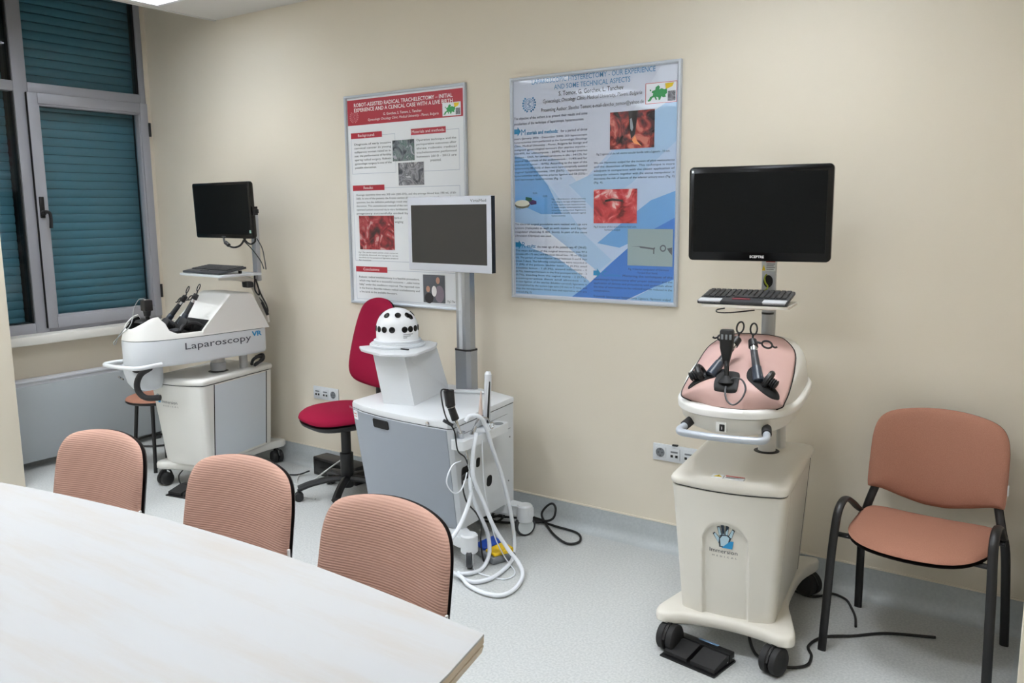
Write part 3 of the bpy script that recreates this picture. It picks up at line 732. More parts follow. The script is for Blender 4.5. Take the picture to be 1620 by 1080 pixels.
def hand_logo(fn, x, z, s, par):
    """outlined hand; fn(x,z,d)->xyz with d = lift off the surface"""
    bm = NB()
    for p in HAND: bm.faces.new([bm.verts.new(fn(x+u*s, z+v*s, .0022)) for u, v in p])
    o = part('logo_hand', bm, mat('logo_dark', (18,40,58), .4), par, smooth=False)
    bm = NB()
    for p in HAND:
        cx = sum(q[0] for q in p)/len(p); cy = sum(q[1] for q in p)/len(p)
        bm.faces.new([bm.verts.new(fn(x+(cx+(u-cx)*.72)*s, z+(cy+(v-cy)*.84)*s, .0030)) for u, v in p])
    part('logo_fill', bm, mat('logo_pale', (186,214,226), .4), o, smooth=False)
    bm = NB(); bm.faces.new([bm.verts.new(fn(x+u*s, z+v*s, .0038)) for u, v in ((.40,.0),(.84,.0),(.90,.36),(.74,.34))]); part('logo_patch', bm, logoblue, o, smooth=False)
def make_cart(t, front_m, side_m, side_panel, bs=1., gaps=(.24,)):
    # base plate with four feet
    bm = NB()
    P = [(-.25,-.315),(-.205,-.345),(-.12,-.318),(0,-.305),(.12,-.318),(.205,-.345),(.25,-.315),(.225,-.20),(.185,-.05),(.18,.10),(.195,.27),(.235,.40),(.20,.432),(.08,.40),(-.08,.40),(-.20,.432),(-.235,.40),(-.195,.27),(-.18,.10),(-.185,-.05),(-.225,-.20)]
    P = [(p.x, p.y) for p in catmull([(x, y, 0) for x, y in P], 4, True)]
    sc = lambda s: [(x*s*bs, (y-.04)*s*(bs*.5+.5)+.04) for x, y in P]
    loft(bm, [[(x, y, z) for x, y in sc(s)] for s, z in ((.975,.100),(1,.108),(1,.132),(.985,.142),(.95,.147))])
    part('base_plate', bm, front_m, t, angle=50)
    cr = .050 if bs == 1 else .040; k_ = 1 if bs == 1 else .86
    twin_caster(t, -.19*k_, -.335*k_, -12, cr); twin_caster(t, .185*k_, -.335*k_, -20, cr); twin_caster(t, .20*k_, .36*(k_*.5+.5), 60, cr); twin_caster(t, -.20*k_, .36*(k_*.5+.5), 120, cr)
    bm = NB(); zs = [.147+.485*i/60 for i in range(61)]
    loft(bm, [[(x, y, z) for x, y in cart_outline(z)] for z in zs]); cab = part('cabinet', bm, front_m, t, angle=60)
    bm = NB()
    loft(bm, [[(x, y, z) for x, y in cart_outline(.632, o, False)] for z, o in ((.632,-.004),(.6365,-.004))]); part('lid_seam', bm, dgrey, t)
    bm = NB(); base = cart_outline(.632, 0, False)
    rings = [[(x, y, z) for x, y in cart_outline(.632, o, False)] for z, o in ((.637,-.001),(.643,.005),(.656,.006),(.666,.001),(.671,-.010))]
    c0 = Vector((0, -.02))
    for s, z in ((.88,.672),(.78,.667),(.6,.662),(.3,.660)):
        rings.append([(c0.x+(x-c0.x)*s, c0.y+(y-c0.y)*s, z) for x, y in base])
    loft(bm, rings); part('lid', bm, front_m, t, angle=60)
    bm = NB()
    for z0, z1, y0, y1 in ((.16,.625,-.222,.235),):
        loft(bm, [[(hwid(z)+d, y, z) for y, d in ((y0,.0002),(y0,.0010),(y1,.0010),(y1,.0002))] for z in (z0, z1)])
    part('side_panel', bm, side_panel, t)
    bm = NB()
    for y in gaps:
        loft(bm, [[(hwid(z)+d, y+e, z) for e, d in ((-.003,-.001),(-.003,.0016),(.003,.0016),(.003,-.001))] for z in (.155, .63)])
    part('panel_gap', bm, dark_in, t)
    return cab
def monitor(t, x, y, z, w, h, body, scr, bez=(.018,.018,.018,.026), thick=.034, rz=0, tilt=0, r=.012, name='monitor'):
    """centre of the front face at (x,y,z); bez = left,right,top,bottom; returns the housing"""
    bm = NB(); ol = rrect(w, h, r, 5)
    loft(bm, [[(u*s, v, q*s) for u, q in ol] for s, v in ((.985,0),(1,.004),(1,thick*.6),(.96,thick))])
    b3(bm, -w*.28, w*.28, thick, thick+.028, -h*.30, h*.30, bev=.008)
    m = part(name, bm, body, t, loc=(x, y, z), rot=(math.radians(tilt), 0, math.radians(rz)), angle=45)
    bm = NB(); b3(bm, -w/2+bez[0], w/2-bez[1], -.0012, .002, -h/2+bez[3], h/2-bez[2]); part('screen', bm, scr, m)
    return m
def keyboard(name, label, x, y, z, rz, w, d, tilt, wrist=None):
    k = thing(name, label, 'keyboard', (x, y, z), rz); R = RX(tilt)
    bm = NB(); box(bm, (0,0,0), (w, d, .014), bev=.004); bmesh.ops.rotate(bm, verts=bm.verts, cent=(0,-d/2,0), matrix=R); part('case', bm, dgrey, k)
    nx, ny = 15, 6; kw = (w-.02)/nx; kd = (d*.66)/ny
    bm = NB(); box(bm, (0,0,0), (kw*.86, kd*.84, .006), bev=.0012, seg=1); me = mesh_of('key', bm, mat('key_black', (30,31,34), .5))
    grp = bpy.data.objects.new('key_block', None)
    for i in range(nx):
        for j in range(ny):
            if j == 0 and 4 < i < 9:
                continue
            o = bpy.data.objects.new('key', me); COL.objects.link(o); o.parent = k
            p = Vector((-w/2+.01+kw*(i+.5), -d/2+d*.30+kd*(j+.5), .009)); p = R @ (p-Vector((0,-d/2,0)))+Vector((0,-d/2,0))
            o.location = p; o.rotation_euler = (math.radians(tilt), 0, 0)
    bm = NB(); box(bm, (.0,-d/2+d*.30+kd*.5,.009), (kw*3.8, kd*.84, .006), bev=.0012, seg=1); bmesh.ops.rotate(bm, verts=bm.verts, cent=(0,-d/2,0), matrix=R); part('space_key', bm, mat('key_black', (30,31,34)), k)
    for sx in (-1, 1):
        bm = NB(); box(bm, (sx*w*.36,-d/2+.02,.0015), (w*.26, .040, .014), bev=.003); bmesh.ops.rotate(bm, verts=bm.verts, cent=(0,-d/2,0), matrix=R)
        if wrist: part('palm_rest', bm, wrist, k)
        else: bm.free()
    bm = NB(); box(bm, (-w*.02,-d/2+.035,.0085), (w*.2, .012, .003)); bmesh.ops.rotate(bm, verts=bm.verts, cent=(0,-d/2,0), matrix=R); part('touchpad_buttons', bm, mat('key_red', (120,40,52), .5) if wrist else dgrey, k)
    bm = NB()
    for sx in (-1, 1): box(bm, (sx*w*.42, d*.36, -.022*math.sin(math.radians(tilt))*0+ (d*.86*math.sin(math.radians(tilt)))*.5-.012), (.02, .012, max(.004, d*.86*math.sin(math.radians(tilt))-.004)))
    part('rear_foot', bm, black, k)
    return k
def circle(c, u, v, r, n=14, r2=None):
    c, u, v = Vector(c), Vector(u), Vector(v); r2 = r2 or r
    return [c+u*r*math.cos(2*PI*i/n)+v*r2*math.sin(2*PI*i/n) for i in range(n)]
def bellows(bm, a, b, r, n=7):
    a, b = Vector(a), Vector(b); d = b-a; q = d.to_track_quat('Z', 'Y').to_matrix(); L = d.length; pr = []
    for i in range(n): pr += [(r*.72, L*i/n), (r, L*(i+.35)/n), (r, L*(i+.65)/n)]
    pr += [(r*.7, L)]
    lathe(bm, pr, 16, a, q)
def rod(bm, a, b, r0, r1=None, n=14):
    a, b = Vector(a), Vector(b); d = b-a; q = d.to_track_quat('Z', 'Y').to_matrix(); r1 = r1 or r0
    lathe(bm, [(r0*.85,0),(r0,.002),(r1,d.length-.002),(r1*.85,d.length)], n, a, q)
def tool_handle(t, base, neck, ringdir, side, up=(0,0,1)):
    """laparoscopic scissor handle: gimbal arm from base to neck, thumb ring above, finger ring to one side"""
    base, neck = Vector(base), Vector(neck); d = (neck-base).normalized()
    h = bpy.data.objects.new('instrument', None); COL.objects.link(h); h.parent = t
    bm = NB(); rod(bm, base, base+(neck-base)*.35, .020, .017); part('gimbal_arm', bm, bluegrey, h)
    bm = NB(); rod(bm, base+(neck-base)*.33, base+(neck-base)*.74, .0145, .0125); part('shaft', bm, dgrey, h)
    bm = NB(); rod(bm, base+(neck-base)*.72, base+(neck-base)*.84, .0135); part('collar', bm, chrome, h)
    bm = NB(); rod(bm, base+(neck-base)*.82, neck, .017, .015); part('knob', bm, black, h)
    bm = NB(); r = Vector(ringdir).normalized(); s = Vector(side).normalized()
    c1 = neck+r*.040
    tube(bm, [neck, neck+r*.022], .0035, 6, 1); tube(bm, circle(c1, r, s, .020, 14, .012), .0032, 6, 2, True)
    part('thumb_ring', bm, black, h)
    c2 = neck-d*.004+s*.052; bm = NB()
    tube(bm, [neck-d*.004, neck-d*.004+s*.03], .0042, 6, 1); tube(bm, circle(c2, s, r, .018, 14, .012), .0035, 6, 2, True); tube(bm, [c2+s*.018, c2+s*.028-r*.004, c2+s*.036], .0035, 6, 3)
    part('finger_ring', bm, black, h)
    return h
def columns(t, pts, m=silver, top=.86, zb=.655):
    for k, (x, y, r) in enumerate(pts):
        bm = NB(); lathe(bm, [(r,zb),(r,top)], 28, (x,y,0)); c = part('column', bm, m, t)
        bm = NB(); lathe(bm, [(r+.016,zb+.002),(r+.018,zb+.006),(r+.008,zb+.0095),(r+.006,zb+.0095)], 28, (x,y,0)); part('column_flange', bm, black if k == 0 else m, c)

# ------------------------------------------------------------------ right-hand simulator with the pink skin
C = thing('surgery_simulator', 'cream wheeled surgery simulator with pink skin insert and wide black monitor', 'simulator', (4.56,-.51,0), 7.5, 'laparoscopy simulators')
cabC = make_cart(C, cream, cream, mat('cream_side_shaded', (218,214,204), .4))  # side a tone darker than the shell: its shade is in the colour
def fC(x, z, d=.001): return (x, front_y(x, z)-d, z)
hand_logo(fC, -.048, .420, .086, cabC)
bm = NB(); text(bm, 'Immersion', lambda x, z: fC(x, z), -.008, .398, .016, width=.100, align='c'); part('logo_text', bm, logo_t, cabC, smooth=False)
bm = NB(); text(bm, 'M  E  D  I  C  A  L', lambda x, z: fC(x, z), -.004, .382, .006, width=.088, align='c'); part('logo_text', bm, logo_t, cabC, smooth=False)
# stickers on the lid
def fl_(x, y, z=.6735): return (x, y, z)
bm = NB(); b3(bm, -.062, -.022, -.297, -.262, .668, .6738); stk = part('sticker', bm, paper, C)
bm = NB(); vs = [bm.verts.new((x, y, .6745)) for x, y in ((-.056,-.292),(-.024,-.292),(-.040,-.266))]; bm.faces.new(vs); part('warning_triangle', bm, yellow, stk)
bm = NB(); bar(bm, lambda x, y: (x, y, .675), -.0415, -.288, .003, .012, 1); part('warning_mark', bm, textd, stk, smooth=False)
bm = NB(); b3(bm, -.016, .052, -.296, -.264, .668, .6738); stk = part('sticker', bm, paper, C)
bm = NB(); b3(bm, -.015, .051, -.274, -.265, .6735, .6745); part('sticker_stripe', bm, redp, stk)
bm = NB()
for i in range(3): bar(bm, lambda x, y: (x, y, .6746), -.012, -.281-.006*i, .058-.012*i, .002)
part('sticker_text', bm, textd, stk, smooth=False)
columns(C, ((.045,.165,.034),(.088,.225,.018)), mat('column_white', (220,220,218), .35))
# tub
N = 88
def lipC(a, off=0.):
    c, s = math.cos(a), math.sin(a); p = 2/2.7 if s < 0 else 2/(2.7+1.1*min(1, s*3))
    ax = .208+off; ay = (.315 if s < 0 else .36)+off
    k = 1.0 if s > 0 else 1-.10*abs(s)**3
    return (math.copysign(abs(c)**p, c)*ax*k, -.085+math.copysign(abs(s)**p, s)*ay)
PROF = [(-.388,.948),(-.378,.995),(-.345,1.035),(-.26,1.066),(-.12,1.100),(.0,1.124),(.085,1.140)]
WID = [.122,.164,.176,.180,.175,.158,.100]
def _ip(tab, t):
    n = len(tab)-1; i = min(n-1, int(t*n)); f = t*n-i
    a, b = tab[i], tab[i+1]
    a0 = tab[max(0, i-1)]; b1 = tab[min(n, i+2)]
    def cr(p0, p1, p2, p3): return .5*(2*p1+(p2-p0)*f+(2*p0-5*p1+4*p2-p3)*f*f+(3*p1-p0-3*p2+p3)*f**3)
    if isinstance(a, tuple): return tuple(cr(*q) for q in zip(a0, a, b, b1))
    return cr(a0, a, b, b1)
def pinkS(s, t):
    y, z = _ip(PROF, t); w = _ip(WID, t)
    e = abs(s)
    drop = (.010+.055*math.sin(PI*min(1, t*1.05))**1.2)*e**3
    fr = .05*e**2.4*(1-smooth(0, .35, t))
    # two shallow scoops where the instruments enter
    sc = sum(.020*math.exp(-(((s*w-cx)/.045)**2+((y-cy)/.06)**2)) for cx, cy in ((-.085,-.235),(.095,-.235)))
    return Vector((s*w+.019*(1-t), y+fr*1.3, z-drop-sc))
bm = NB(); ns, ntt = 40, 44
G = [[bm.verts.new(pinkS(-1+2*i/ns, j/ntt)) for i in range(ns+1)] for j in range(ntt+1)]
for j in range(ntt):
    for i in range(ns): bm.faces.new((G[j][i], G[j][i+1], G[j+1][i+1], G[j+1][i]))
skin = part('skin_insert', bm, pink, C, angle=70, label='pink rubber skin insert')
m2 = skin.modifiers.new('thickness', 'SOLIDIFY'); m2.thickness = .006; m2.offset = -1
loop = [pinkS(-1+2*i/24, 0) for i in range(24)]+[pinkS(1, i/26) for i in range(26)]+[pinkS(1-2*i/14, 1) for i in range(14)]+[pinkS(-1, 1-i/26) for i in range(26)]
bm = NB(); tube(bm, loop, .0022, 6, 1, True); part('skin_seam', bm, dark_in, C)
rings = []
cen = Vector((0,-.12))
angs = []
for P_ in loop:
    dx, dy = P_.x-0, P_.y-(-.12); angs.append(math.atan2(dy/.30, dx/.19))
LZ = lambda y: .945+.02*smooth(-.4, .3, y)
for k in range(9):
    f = k/8; ring = []
    for P_, a in zip(loop, angs):
        lx, ly = lipC(a, -.006); L_ = Vector((lx, ly, LZ(ly))); Q = Vector((lx*.985, ly, max(L_.z, P_.z-.004)))
        ring.append(L_*(1-f)**2+Q*2*f*(1-f)+(P_-Vector((0,0,.002)))*f*f)
    rings.append(ring)
bm = NB(); loft(bm, rings, True, False); part('hood', bm, mat('hood_white', (232,231,227), .35), C, angle=60)
A_ = [2*PI*i/N for i in range(N)]
def lipring(off, dz): return [(lipC(a, off)[0], lipC(a, off)[1], LZ(lipC(a, off)[1])+dz) for a in A_]
bm = NB(); loft(bm, [lipring(-.012,.004), lipring(.004,.003), lipring(.010,-.008), lipring(.008,-.026), lipring(-.004,-.030)]); part('rim', bm, mat('hood_white', (232,231,227)), C, angle=60)
bm = NB(); loft(bm, [lipring(.000,-.030), lipring(-.008,-.06), lipring(-.030,-.085), lipring(-.075,-.105), lipring(-.14,-.115)]); part('tub', bm, cream, C, angle=60)
bm = NB(); tube(bm, [(-.122,-.335,.882),(-.140,-.40,.871),(-.144,-.428,.867),(-.130,-.446,.864),(-.085,-.453,.863),(.0,-.456,.862),(.087,-.453,.863),(.134,-.446,.864),(.148,-.428,.867),(.144,-.40,.871),(.132,-.33,.882)], .0125, 12, 5); part('handle', bm, mat('handle_grey', (176,182,190), .35, .2), C)
for s in (-1, 1):
    bm = NB(); rod(bm, (s*.140+.002,-.388,.873), (s*.130+.002,-.34,.882), .0165); part('handle_socket', bm, rubber, C)
bm = NB(); b3(bm, -.026,.010,-.398,-.380,.866,.902, bev=.002); sw = part('switch_plate', bm, mat('hood_white', (232,231,227)), C)
bm = NB(); b3(bm, -.014,.004,-.401,-.39,.870,.894, bev=.002); part('rocker', bm, black, sw)
bm = NB(); b3(bm, -.006,-.004,-.4022,-.400,.877,.887); part('rocker_mark', bm, textw, sw)
# instrument ports
def patch(name, pts, m, lift=.004, par=C):
    bm = NB(); cx = sum(p[0] for p in pts)/len(pts); cy = sum(p[1] for p in pts)/len(pts); R = []
    def on(s, t, d): v = pinkS(s, t); return (v.x, v.y-d*.5, v.z+d)
    for f, d in ((1,-.004),(1,lift),(.8,lift*1.4),(.4,lift*1.2),(.05,lift*1.1)):
        R.append([on(cx+(a-cx)*f, cy+(b-cy)*f, d) for a, b in pts])
    loft(bm, R); return part(name, bm, m, par, angle=50)
def rnd(pts, sub=4): return [(p.x, p.y) for p in catmull([(a, b, 0) for a, b in pts], sub, True)]
patch('port_pad', rnd([(-.34,.23),(-.30,.20),(-.1,.185),(.06,.19),(.12,.22),(.13,.33),(.10,.42),(-.08,.44),(-.26,.42),(-.32,.36)]), rubber, .007)
patch('port_opening', rnd([(.22,.50),(.26,.39),(.45,.31),(.66,.245),(.80,.235),(.90,.29),(.88,.36),(.70,.42),(.50,.50),(.32,.56)]), dark_in, .003)
patch('port_opening', rnd([(-.22,.48),(-.28,.40),(-.50,.36),(-.70,.33),(-.84,.31),(-.86,.35),(-.76,.41),(-.60,.47),(-.38,.52)]), dark_in, .003)
q = pinkS(-.1, .31)
st = bpy.data.objects.new('camera_handle', None); COL.objects.link(st); st.parent = C
bm = NB(); lathe(bm, [(.030,0),(.026,.006),(.016,.014),(.009,.022)], 20, (q.x, q.y, q.z+.004)); part('boot', bm, rubber, st)
bm = NB(); rod(bm, (q.x, q.y, q.z+.01), (q.x-.004, q.y+.008, q.z+.075), .0075, .009); part('stick', bm, black, st)
bm = NB()
for_r = []
for s, dz in ((.010,.066),(.013,.080),(.021,.12),(.0225,.155),(.0225,.176),(.020,.182)):
    for_r.append([(q.x-.006+u*s*2, q.y+.012+v*s*1.7, q.z+dz) for u, v in rrect(1, 1, .22, 3)])
loft(bm, for_r); part('camera_body', bm, black, st, angle=35)
bm = NB()
for i in range(3): b3(bm, q.x-.022+.014*i, q.x-.014+.014*i, q.y-.008, q.y-.004, q.z+.150, q.z+.168, bev=.0015)
part('camera_button', bm, mgrey, st)
bm = NB(); tube(bm, [(q.x+.012,q.y-.012,q.z+.012),(q.x+.03,q.y-.005,q.z+.02),(q.x+.055,q.y-.012,q.z+.016),(q.x+.074,q.y-.045,q.z-.005),(q.x+.068,q.y-.075,q.z-.035),(q.x+.045,q.y-.083,q.z-.055),(q.x+.022,q.y-.078,q.z-.045),(q.x+.010,q.y-.06,q.z-.022),(q.x+.006,q.y-.035,q.z-.006)], .0032, 6, 6); part('camera_cable', bm, dgrey, st)
pr_ = pinkS(.52, .37); pl_ = pinkS(-.52, .39)
tool_handle(C, (pr_.x-.006, pr_.y, pr_.z+.004), (.046,-.195,1.158), (.06,.15,1), (1,-.1,-.16))
tool_handle(C, (pl_.x+.012, pl_.y, pl_.z+.008), (-.006,-.185,1.160), (.12,.15,1), (-1,-.1,.05))
for (c_, sx) in ((pr_, 1), (pl_, -1)):
    bm = NB(); tube(bm, circle((c_.x+sx*.022, c_.y+.012, c_.z+.012), (sx*.5,0,.86), (0,1,0), .026, 14), .011, 8, 2, True); part('wheel_hub', bm, black, C)
    bm = NB(); bellows(bm, (c_.x+sx*.016, c_.y-.004, c_.z+.022), (c_.x+sx*.056, c_.y-.012, c_.z+.0), .017, 6); part('bellows', bm, rubber, C)
# mast, keyboard shelf, monitor
bm = NB(); b3(bm, .002,.042,.235,.275,.96,1.30, bev=.008); lathe(bm, [(.0225,1.05),(.0225,1.245)], 24, (.022,.205,0)); part('mast', bm, silver, C)
bm = NB(); lathe(bm, [(.0235,1.205),(.0235,1.213)], 24, (.022,.205,0)); part('mast_ring', bm, black, C)
bm = NB(); b3(bm, -.006,.046,.20,.235,1.25,1.62, bev=.006); up = part('upper_mast', bm, silver, C)
bm = NB(); lathe(bm, [(.018,0),(.018,.003)], 20, (.020,.1995,1.335), RX(90) @ Matrix.Diagonal((1,1.35,1)).to_3x3()); part('cable_hole', bm, dark_in, up)
bm = NB(); tube(bm, [(.014,.205,1.365),(.008,.190,1.35),(.012,.186,1.33),(.020,.192,1.315),(.010,.19,1.30),(-.02,.185,1.295)], .003, 6, 5); part('ground_wire', bm, mat('wire_green_yellow', (150,160,40), .5), up)
bm = NB(); b3(bm, -.006,.046,.1955,.2005,1.375,1.425); stk = part('sticker', bm, paper, up)
bm = NB(); b3(bm, .010,.045,.1945,.1956,1.41,1.424); part('sticker_stripe', bm, redp, stk)
bm = NB(); vs = [bm.verts.new((x, .1948, z)) for x, z in ((-.005,1.377),(.009,1.377),(.002,1.40))]; bm.faces.new(vs); part('warning_triangle', bm, yellow, stk)
bm = NB()
for i in range(4): bar(bm, lambda x, z: (x, .1950, z), .012, 1.402-.007*i, .032-.004*(i % 2), .002)
part('sticker_text', bm, textd, stk, smooth=False)
bm = NB(); prism(bm, rrect(.325,.215,.02,4,-.022,.068), 1.252, 1.262); prism(bm, rrect(.16,.12,.03,4,.0,.13), 1.236, 1.252); part('keyboard_shelf', bm, cream, C)
bm = NB(); tube(bm, [(-.09,-.045,1.25),(-.115,-.06,1.245),(-.11,-.065,1.236),(-.07,-.03,1.233),(.0,.05,1.236)], .0028, 6, 5); part('shelf_cable', bm, black, C)
mC = monitor(C, -.012, .115, 1.598, .535, .362, blackg, screen_m, (.020,.020,.024,.034), .042, 0, 2, .018)
bm = NB(); text(bm, 'SCEPTRE', lambda x, z: (x, -.0016, z), 0, -.168, .0095, width=.054, align='c', bold=.03); part('brand_text', bm, textw, mC, smooth=False)
bm = NB(); b3(bm, -.257,-.249,-.0016,0,.158,.168); part('sticker', bm, paper, mC)
bm = NB(); b3(bm, -.05,.08,.17,.205,1.55,1.65, bev=.005); part('monitor_bracket', bm, black, C)
# transform helper for things that stand on the cart
def wC(x, y, z, rz=7.5, o=(4.56,-.51)):
    a = math.radians(rz); return (o[0]+x*math.cos(a)-y*math.sin(a), o[1]+x*math.sin(a)+y*math.cos(a), z)
keyboard('keyboard', 'black and silver keyboard on the shelf under the wide monitor', *wC(-.032, .055, 1.270), 7.5, .33, .19, 8, mat('palm_silver', (196,198,202), .35))

# ------------------------------------------------------------------ left-hand simulator by the window (open tub, turned on its column)
A = thing('surgery_simulator', 'white wheeled laparoscopy simulator with open black tub by the window', 'simulator', (1.18,-.455,0), 12, 'laparoscopy simulators')
RECESS = False
cabA = make_cart(A, mat('cart_white', (222,221,216), .4), white_s, mat('white_side_cool_light', (206,213,220), .4), .86, (.24,-.226))  # side panel tinted cooler than the front: light falling there is in the colour
hand_logo(fC, -.162, .520, .050, cabA)
bm = NB(); text(bm, 'Immersion', lambda x, z: fC(x, z), -.105, .520, .020, width=.125); part('logo_text', bm, logo_t, cabA, smooth=False)
bm = NB(); text(bm, 'M  E  D  I  C  A  L', lambda x, z: fC(x, z), -.100, .500, .008, width=.125); part('logo_text', bm, logo_t, cabA, smooth=False)
columns(A, ((.03,.005,.042),(.115,.135,.026)), mat('column_white', (220,220,218)), .80)
bm = NB(); lathe(bm, [(.046,.668),(.046,.715),(.043,.717)], 28, (.03,.005,0)); part('column_sleeve', bm, white_s, A)
_a = math.radians(-12); _d = Vector((.02,.005)); LU = (_d.x*math.cos(_a)-_d.y*math.sin(_a), _d.x*math.sin(_a)+_d.y*math.cos(_a), 0)
def pU(name, bm, m, par=None, **k):
    if par: return part(name, bm, m, par, **k)
    return part(name, bm, m, A, loc=LU, rz=-16, **k)
def outA(a, off=0.):
    c, s = math.cos(a), math.sin(a); p = 2/9 if s > 0 else 2/2.5
    return (math.copysign(abs(c)**p, c)*(.180+off), -.14+math.copysign(abs(s)**p, s)*((.42 if s < 0 else .41)+off))
NA = 96; AA = [2*PI*i/NA for i in range(NA)]
def ringA(off, z): return [(*outA(a, off), z) for a in AA]
bm = NB(); loft(bm, [ringA(-.02,.762), ringA(-.006,.766), ringA(-.001,.78), ringA(0,.905), ringA(-.002,.913)]); tubA = pU('tub', bm, white_s, angle=60)
bm = NB(); loft(bm, [ringA(-.004,.911), ringA(-.004,.917)]); pU('tub_seam', bm, mat('seam_green', (70,88,84), .5))
# upper shell: wall with a shaped rim
def rimz(x, y):
    if y < -.44: return 1.045-.062*(1-smooth(.03,.17,abs(x)))*smooth(-.44,-.52,y)
    K = [(-.44,1.045),(-.41,1.012),(-.375,.962),(-.34,.944),(-.19,.944),(-.165,.944),(.30,.944)]
    for (a, za), (b, zb) in zip(K, K[1:]):
        if y <= b: f = (y-a)/(b-a); f = f*f*(3-2*f); return za+(zb-za)*f
    return 1.0
def wallring(off, f, inner=0.):
    R = []
    for a in AA:
        x, y = outA(a, off); z = .917+(rimz(x, y)-.917)*f
        k = (z-.917)*.30
        n = Vector((x, (y+.14)*.5)).normalized()
        R.append((x-n.x*(k+inner), y-n.y*(k+inner)*.9, z))
    return R
bm = NB(); loft(bm, [wallring(0,0), wallring(0,.35), wallring(0,.7), wallring(-.001,.95), wallring(0,1,.004), wallring(0,.98,.009), wallring(0,.5,.013), wallring(-.014,0,.006)], False, False)
pU('tub_wall', bm, mat('hood_white', (232,231,227)), angle=60)
bm = NB(); loft(bm, [ringA(-.016,.925), ringA(-.017,.935)]); pU('tub_floor', bm, dark_in)
bm = NB(); loft(bm, [wallring(-.005,.02,.012), wallring(0,.5,.016), wallring(0,.90,.013)], False, False); pU('tub_lining', bm, dark_in)
# rear hood
bm = NB(); hp = [(-.186,.917),(-.176,.948),(-.124,1.004),(.015,1.140),(.03,1.147),(.16,1.140),(.175,1.132),(.272,.917)]
rings = []
for x, k in ((-.178,.965),(-.172,.985),(-.160,1),(.160,1),(.172,.985),(.178,.965)):
    rings.append([(x-(z-.917)*.06*(1 if x > 0 else -1), y, .917+(z-.917)*k) for y, z in hp])
loft(bm, rings); pU('hood', bm, mat('hood_white', (232,231,227)), angle=32)
bm = NB(); prism(bm, [(-.194,.92),(-.183,.950),(-.131,1.002),(-.122,1.0),(-.165,.92)], -.158, .158, 'x'); pU('tub_front_panel', bm, dark_in)
# belly under the front, latch, handle, hose
bm = NB(); rg = []
for s, z, yo in ((.98,.766,0),(.96,.72,.004),(.88,.66,.012),(.72,.625,.02),(.4,.612,.03)):
    rg.append([(-.045+.125*s*math.cos(a), -.445+yo+.105*s*math.sin(a), z) for a in AA])
loft(bm, rg); pU('belly', bm, white_s, angle=60)
bm = NB(); rod(bm, (-.13,-.545,.695), (-.06,-.555,.690), .006); pU('latch', bm, chrome)
bm = NB(); tube(bm, [(-.165,-.36,.775),(-.19,-.48,.772),(-.198,-.56,.770),(-.18,-.595,.770),(-.12,-.615,.772),(.0,-.612,.775),(.10,-.60,.777),(.155,-.575,.779),(.165,-.53,.78),(.165,-.44,.784)], .0125, 12, 5); pU('handle', bm, white)
bm = NB(); tube(bm, [(.15,-.50,.772),(.10,-.53,.735),(.075,-.545,.68),(.08,-.54,.63),(.12,-.52,.60),(.18,-.47,.60)], .017, 10, 6); pU('hose', bm, rubber)
bm = NB(); tube(bm, [(.02,-.53,.745),(.08,-.54,.748),(.14,-.50,.762)], .009, 8, 5); pU('hose', bm, rubber)
# side lettering
bm = NB(); text(bm, 'Laparoscopy', lambda y, z: (.1812, y, z), -.300, .850, .040, width=.435); pU('lettering', bm, mat('lettering_grey', (66,70,80), .4), smooth=False)
bm = NB(); text(bm, 'VR', lambda y, z: (.1812, y, z), .142, .874, .030, width=.070, bold=.03); pU('lettering', bm, logoblue, smooth=False)
# instruments in the tub
cam = bpy.data.objects.new('camera_handle', None); COL.objects.link(cam); cam.parent = A; cam.location = LU; cam.rotation_euler = (0,0,math.radians(-16))
bm = NB(); box(bm, (.055,-.445,1.110), (.052,.05,.062), bev=.006); part('camera_body', bm, black, cam)
bm = NB(); rod(bm, (.055,-.445,1.05), (.055,-.445,1.08), .018, .022); rod(bm, (.05,-.44,.96), (.055,-.445,1.052), .012, .012); part('stick', bm, black, cam)
bm = NB(); lathe(bm, [(.075,0),(.07,.012),(.05,.022),(.02,.03)], 20, (.03,-.43,1.0), RX(-12)); part('boot', bm, rubber, cam)
bm = NB(); box(bm, (.055,-.445,1.143), (.03,.03,.006), bev=.002); part('connector', bm, chrome, cam)
bm = NB(); tube(bm, [(.04,-.445,1.145),(.0,-.46,1.14),(-.02,-.48,1.09),(-.01,-.5,1.03),(.01,-.535,.99),(-.02,-.57,.95),(-.06,-.59,.91),(-.09,-.575,.89),(-.08,-.57,.90),(-.02,-.585,.94),(.03,-.575,.985),(.03,-.54,1.02)], .0028, 6, 6); part('camera_cable', bm, mat('cable_grey', (150,152,150), .5), cam)
def tiltarm(b, n, rd, sd):
    h = tool_handle(A, b, n, rd, sd); h.location = LU; h.rotation_euler = (0,0,math.radians(-16)); return h
tiltarm((-.03,-.30,.98), (.075,-.215,1.145), (.35,.2,1), (.4,-1,-.3))
tiltarm((.07,-.26,.98), (.110,-.165,1.155), (.30,.2,1), (.3,-1,-.3))
for c_ in ((.0,-.27,.965),(.09,-.21,.965)):
    bm = NB(); bellows(bm, c_, (c_[0]+.02, c_[1]-.06, c_[2]+.035), .03, 7); pU('bellows', bm, rubber)
bm = NB(); tube(bm, [(.13,-.30,.95),(.12,-.26,.985),(.13,-.20,.99),(.14,-.16,.965),(.12,-.12,.96)], .012, 8, 5); pU('tub_hose', bm, rubber)
bm = NB(); tube(bm, circle((.10,-.31,.955), (1,0,0), (0,1,0), .03), .010, 8, 2, True); pU('tub_hose', bm, dgrey)
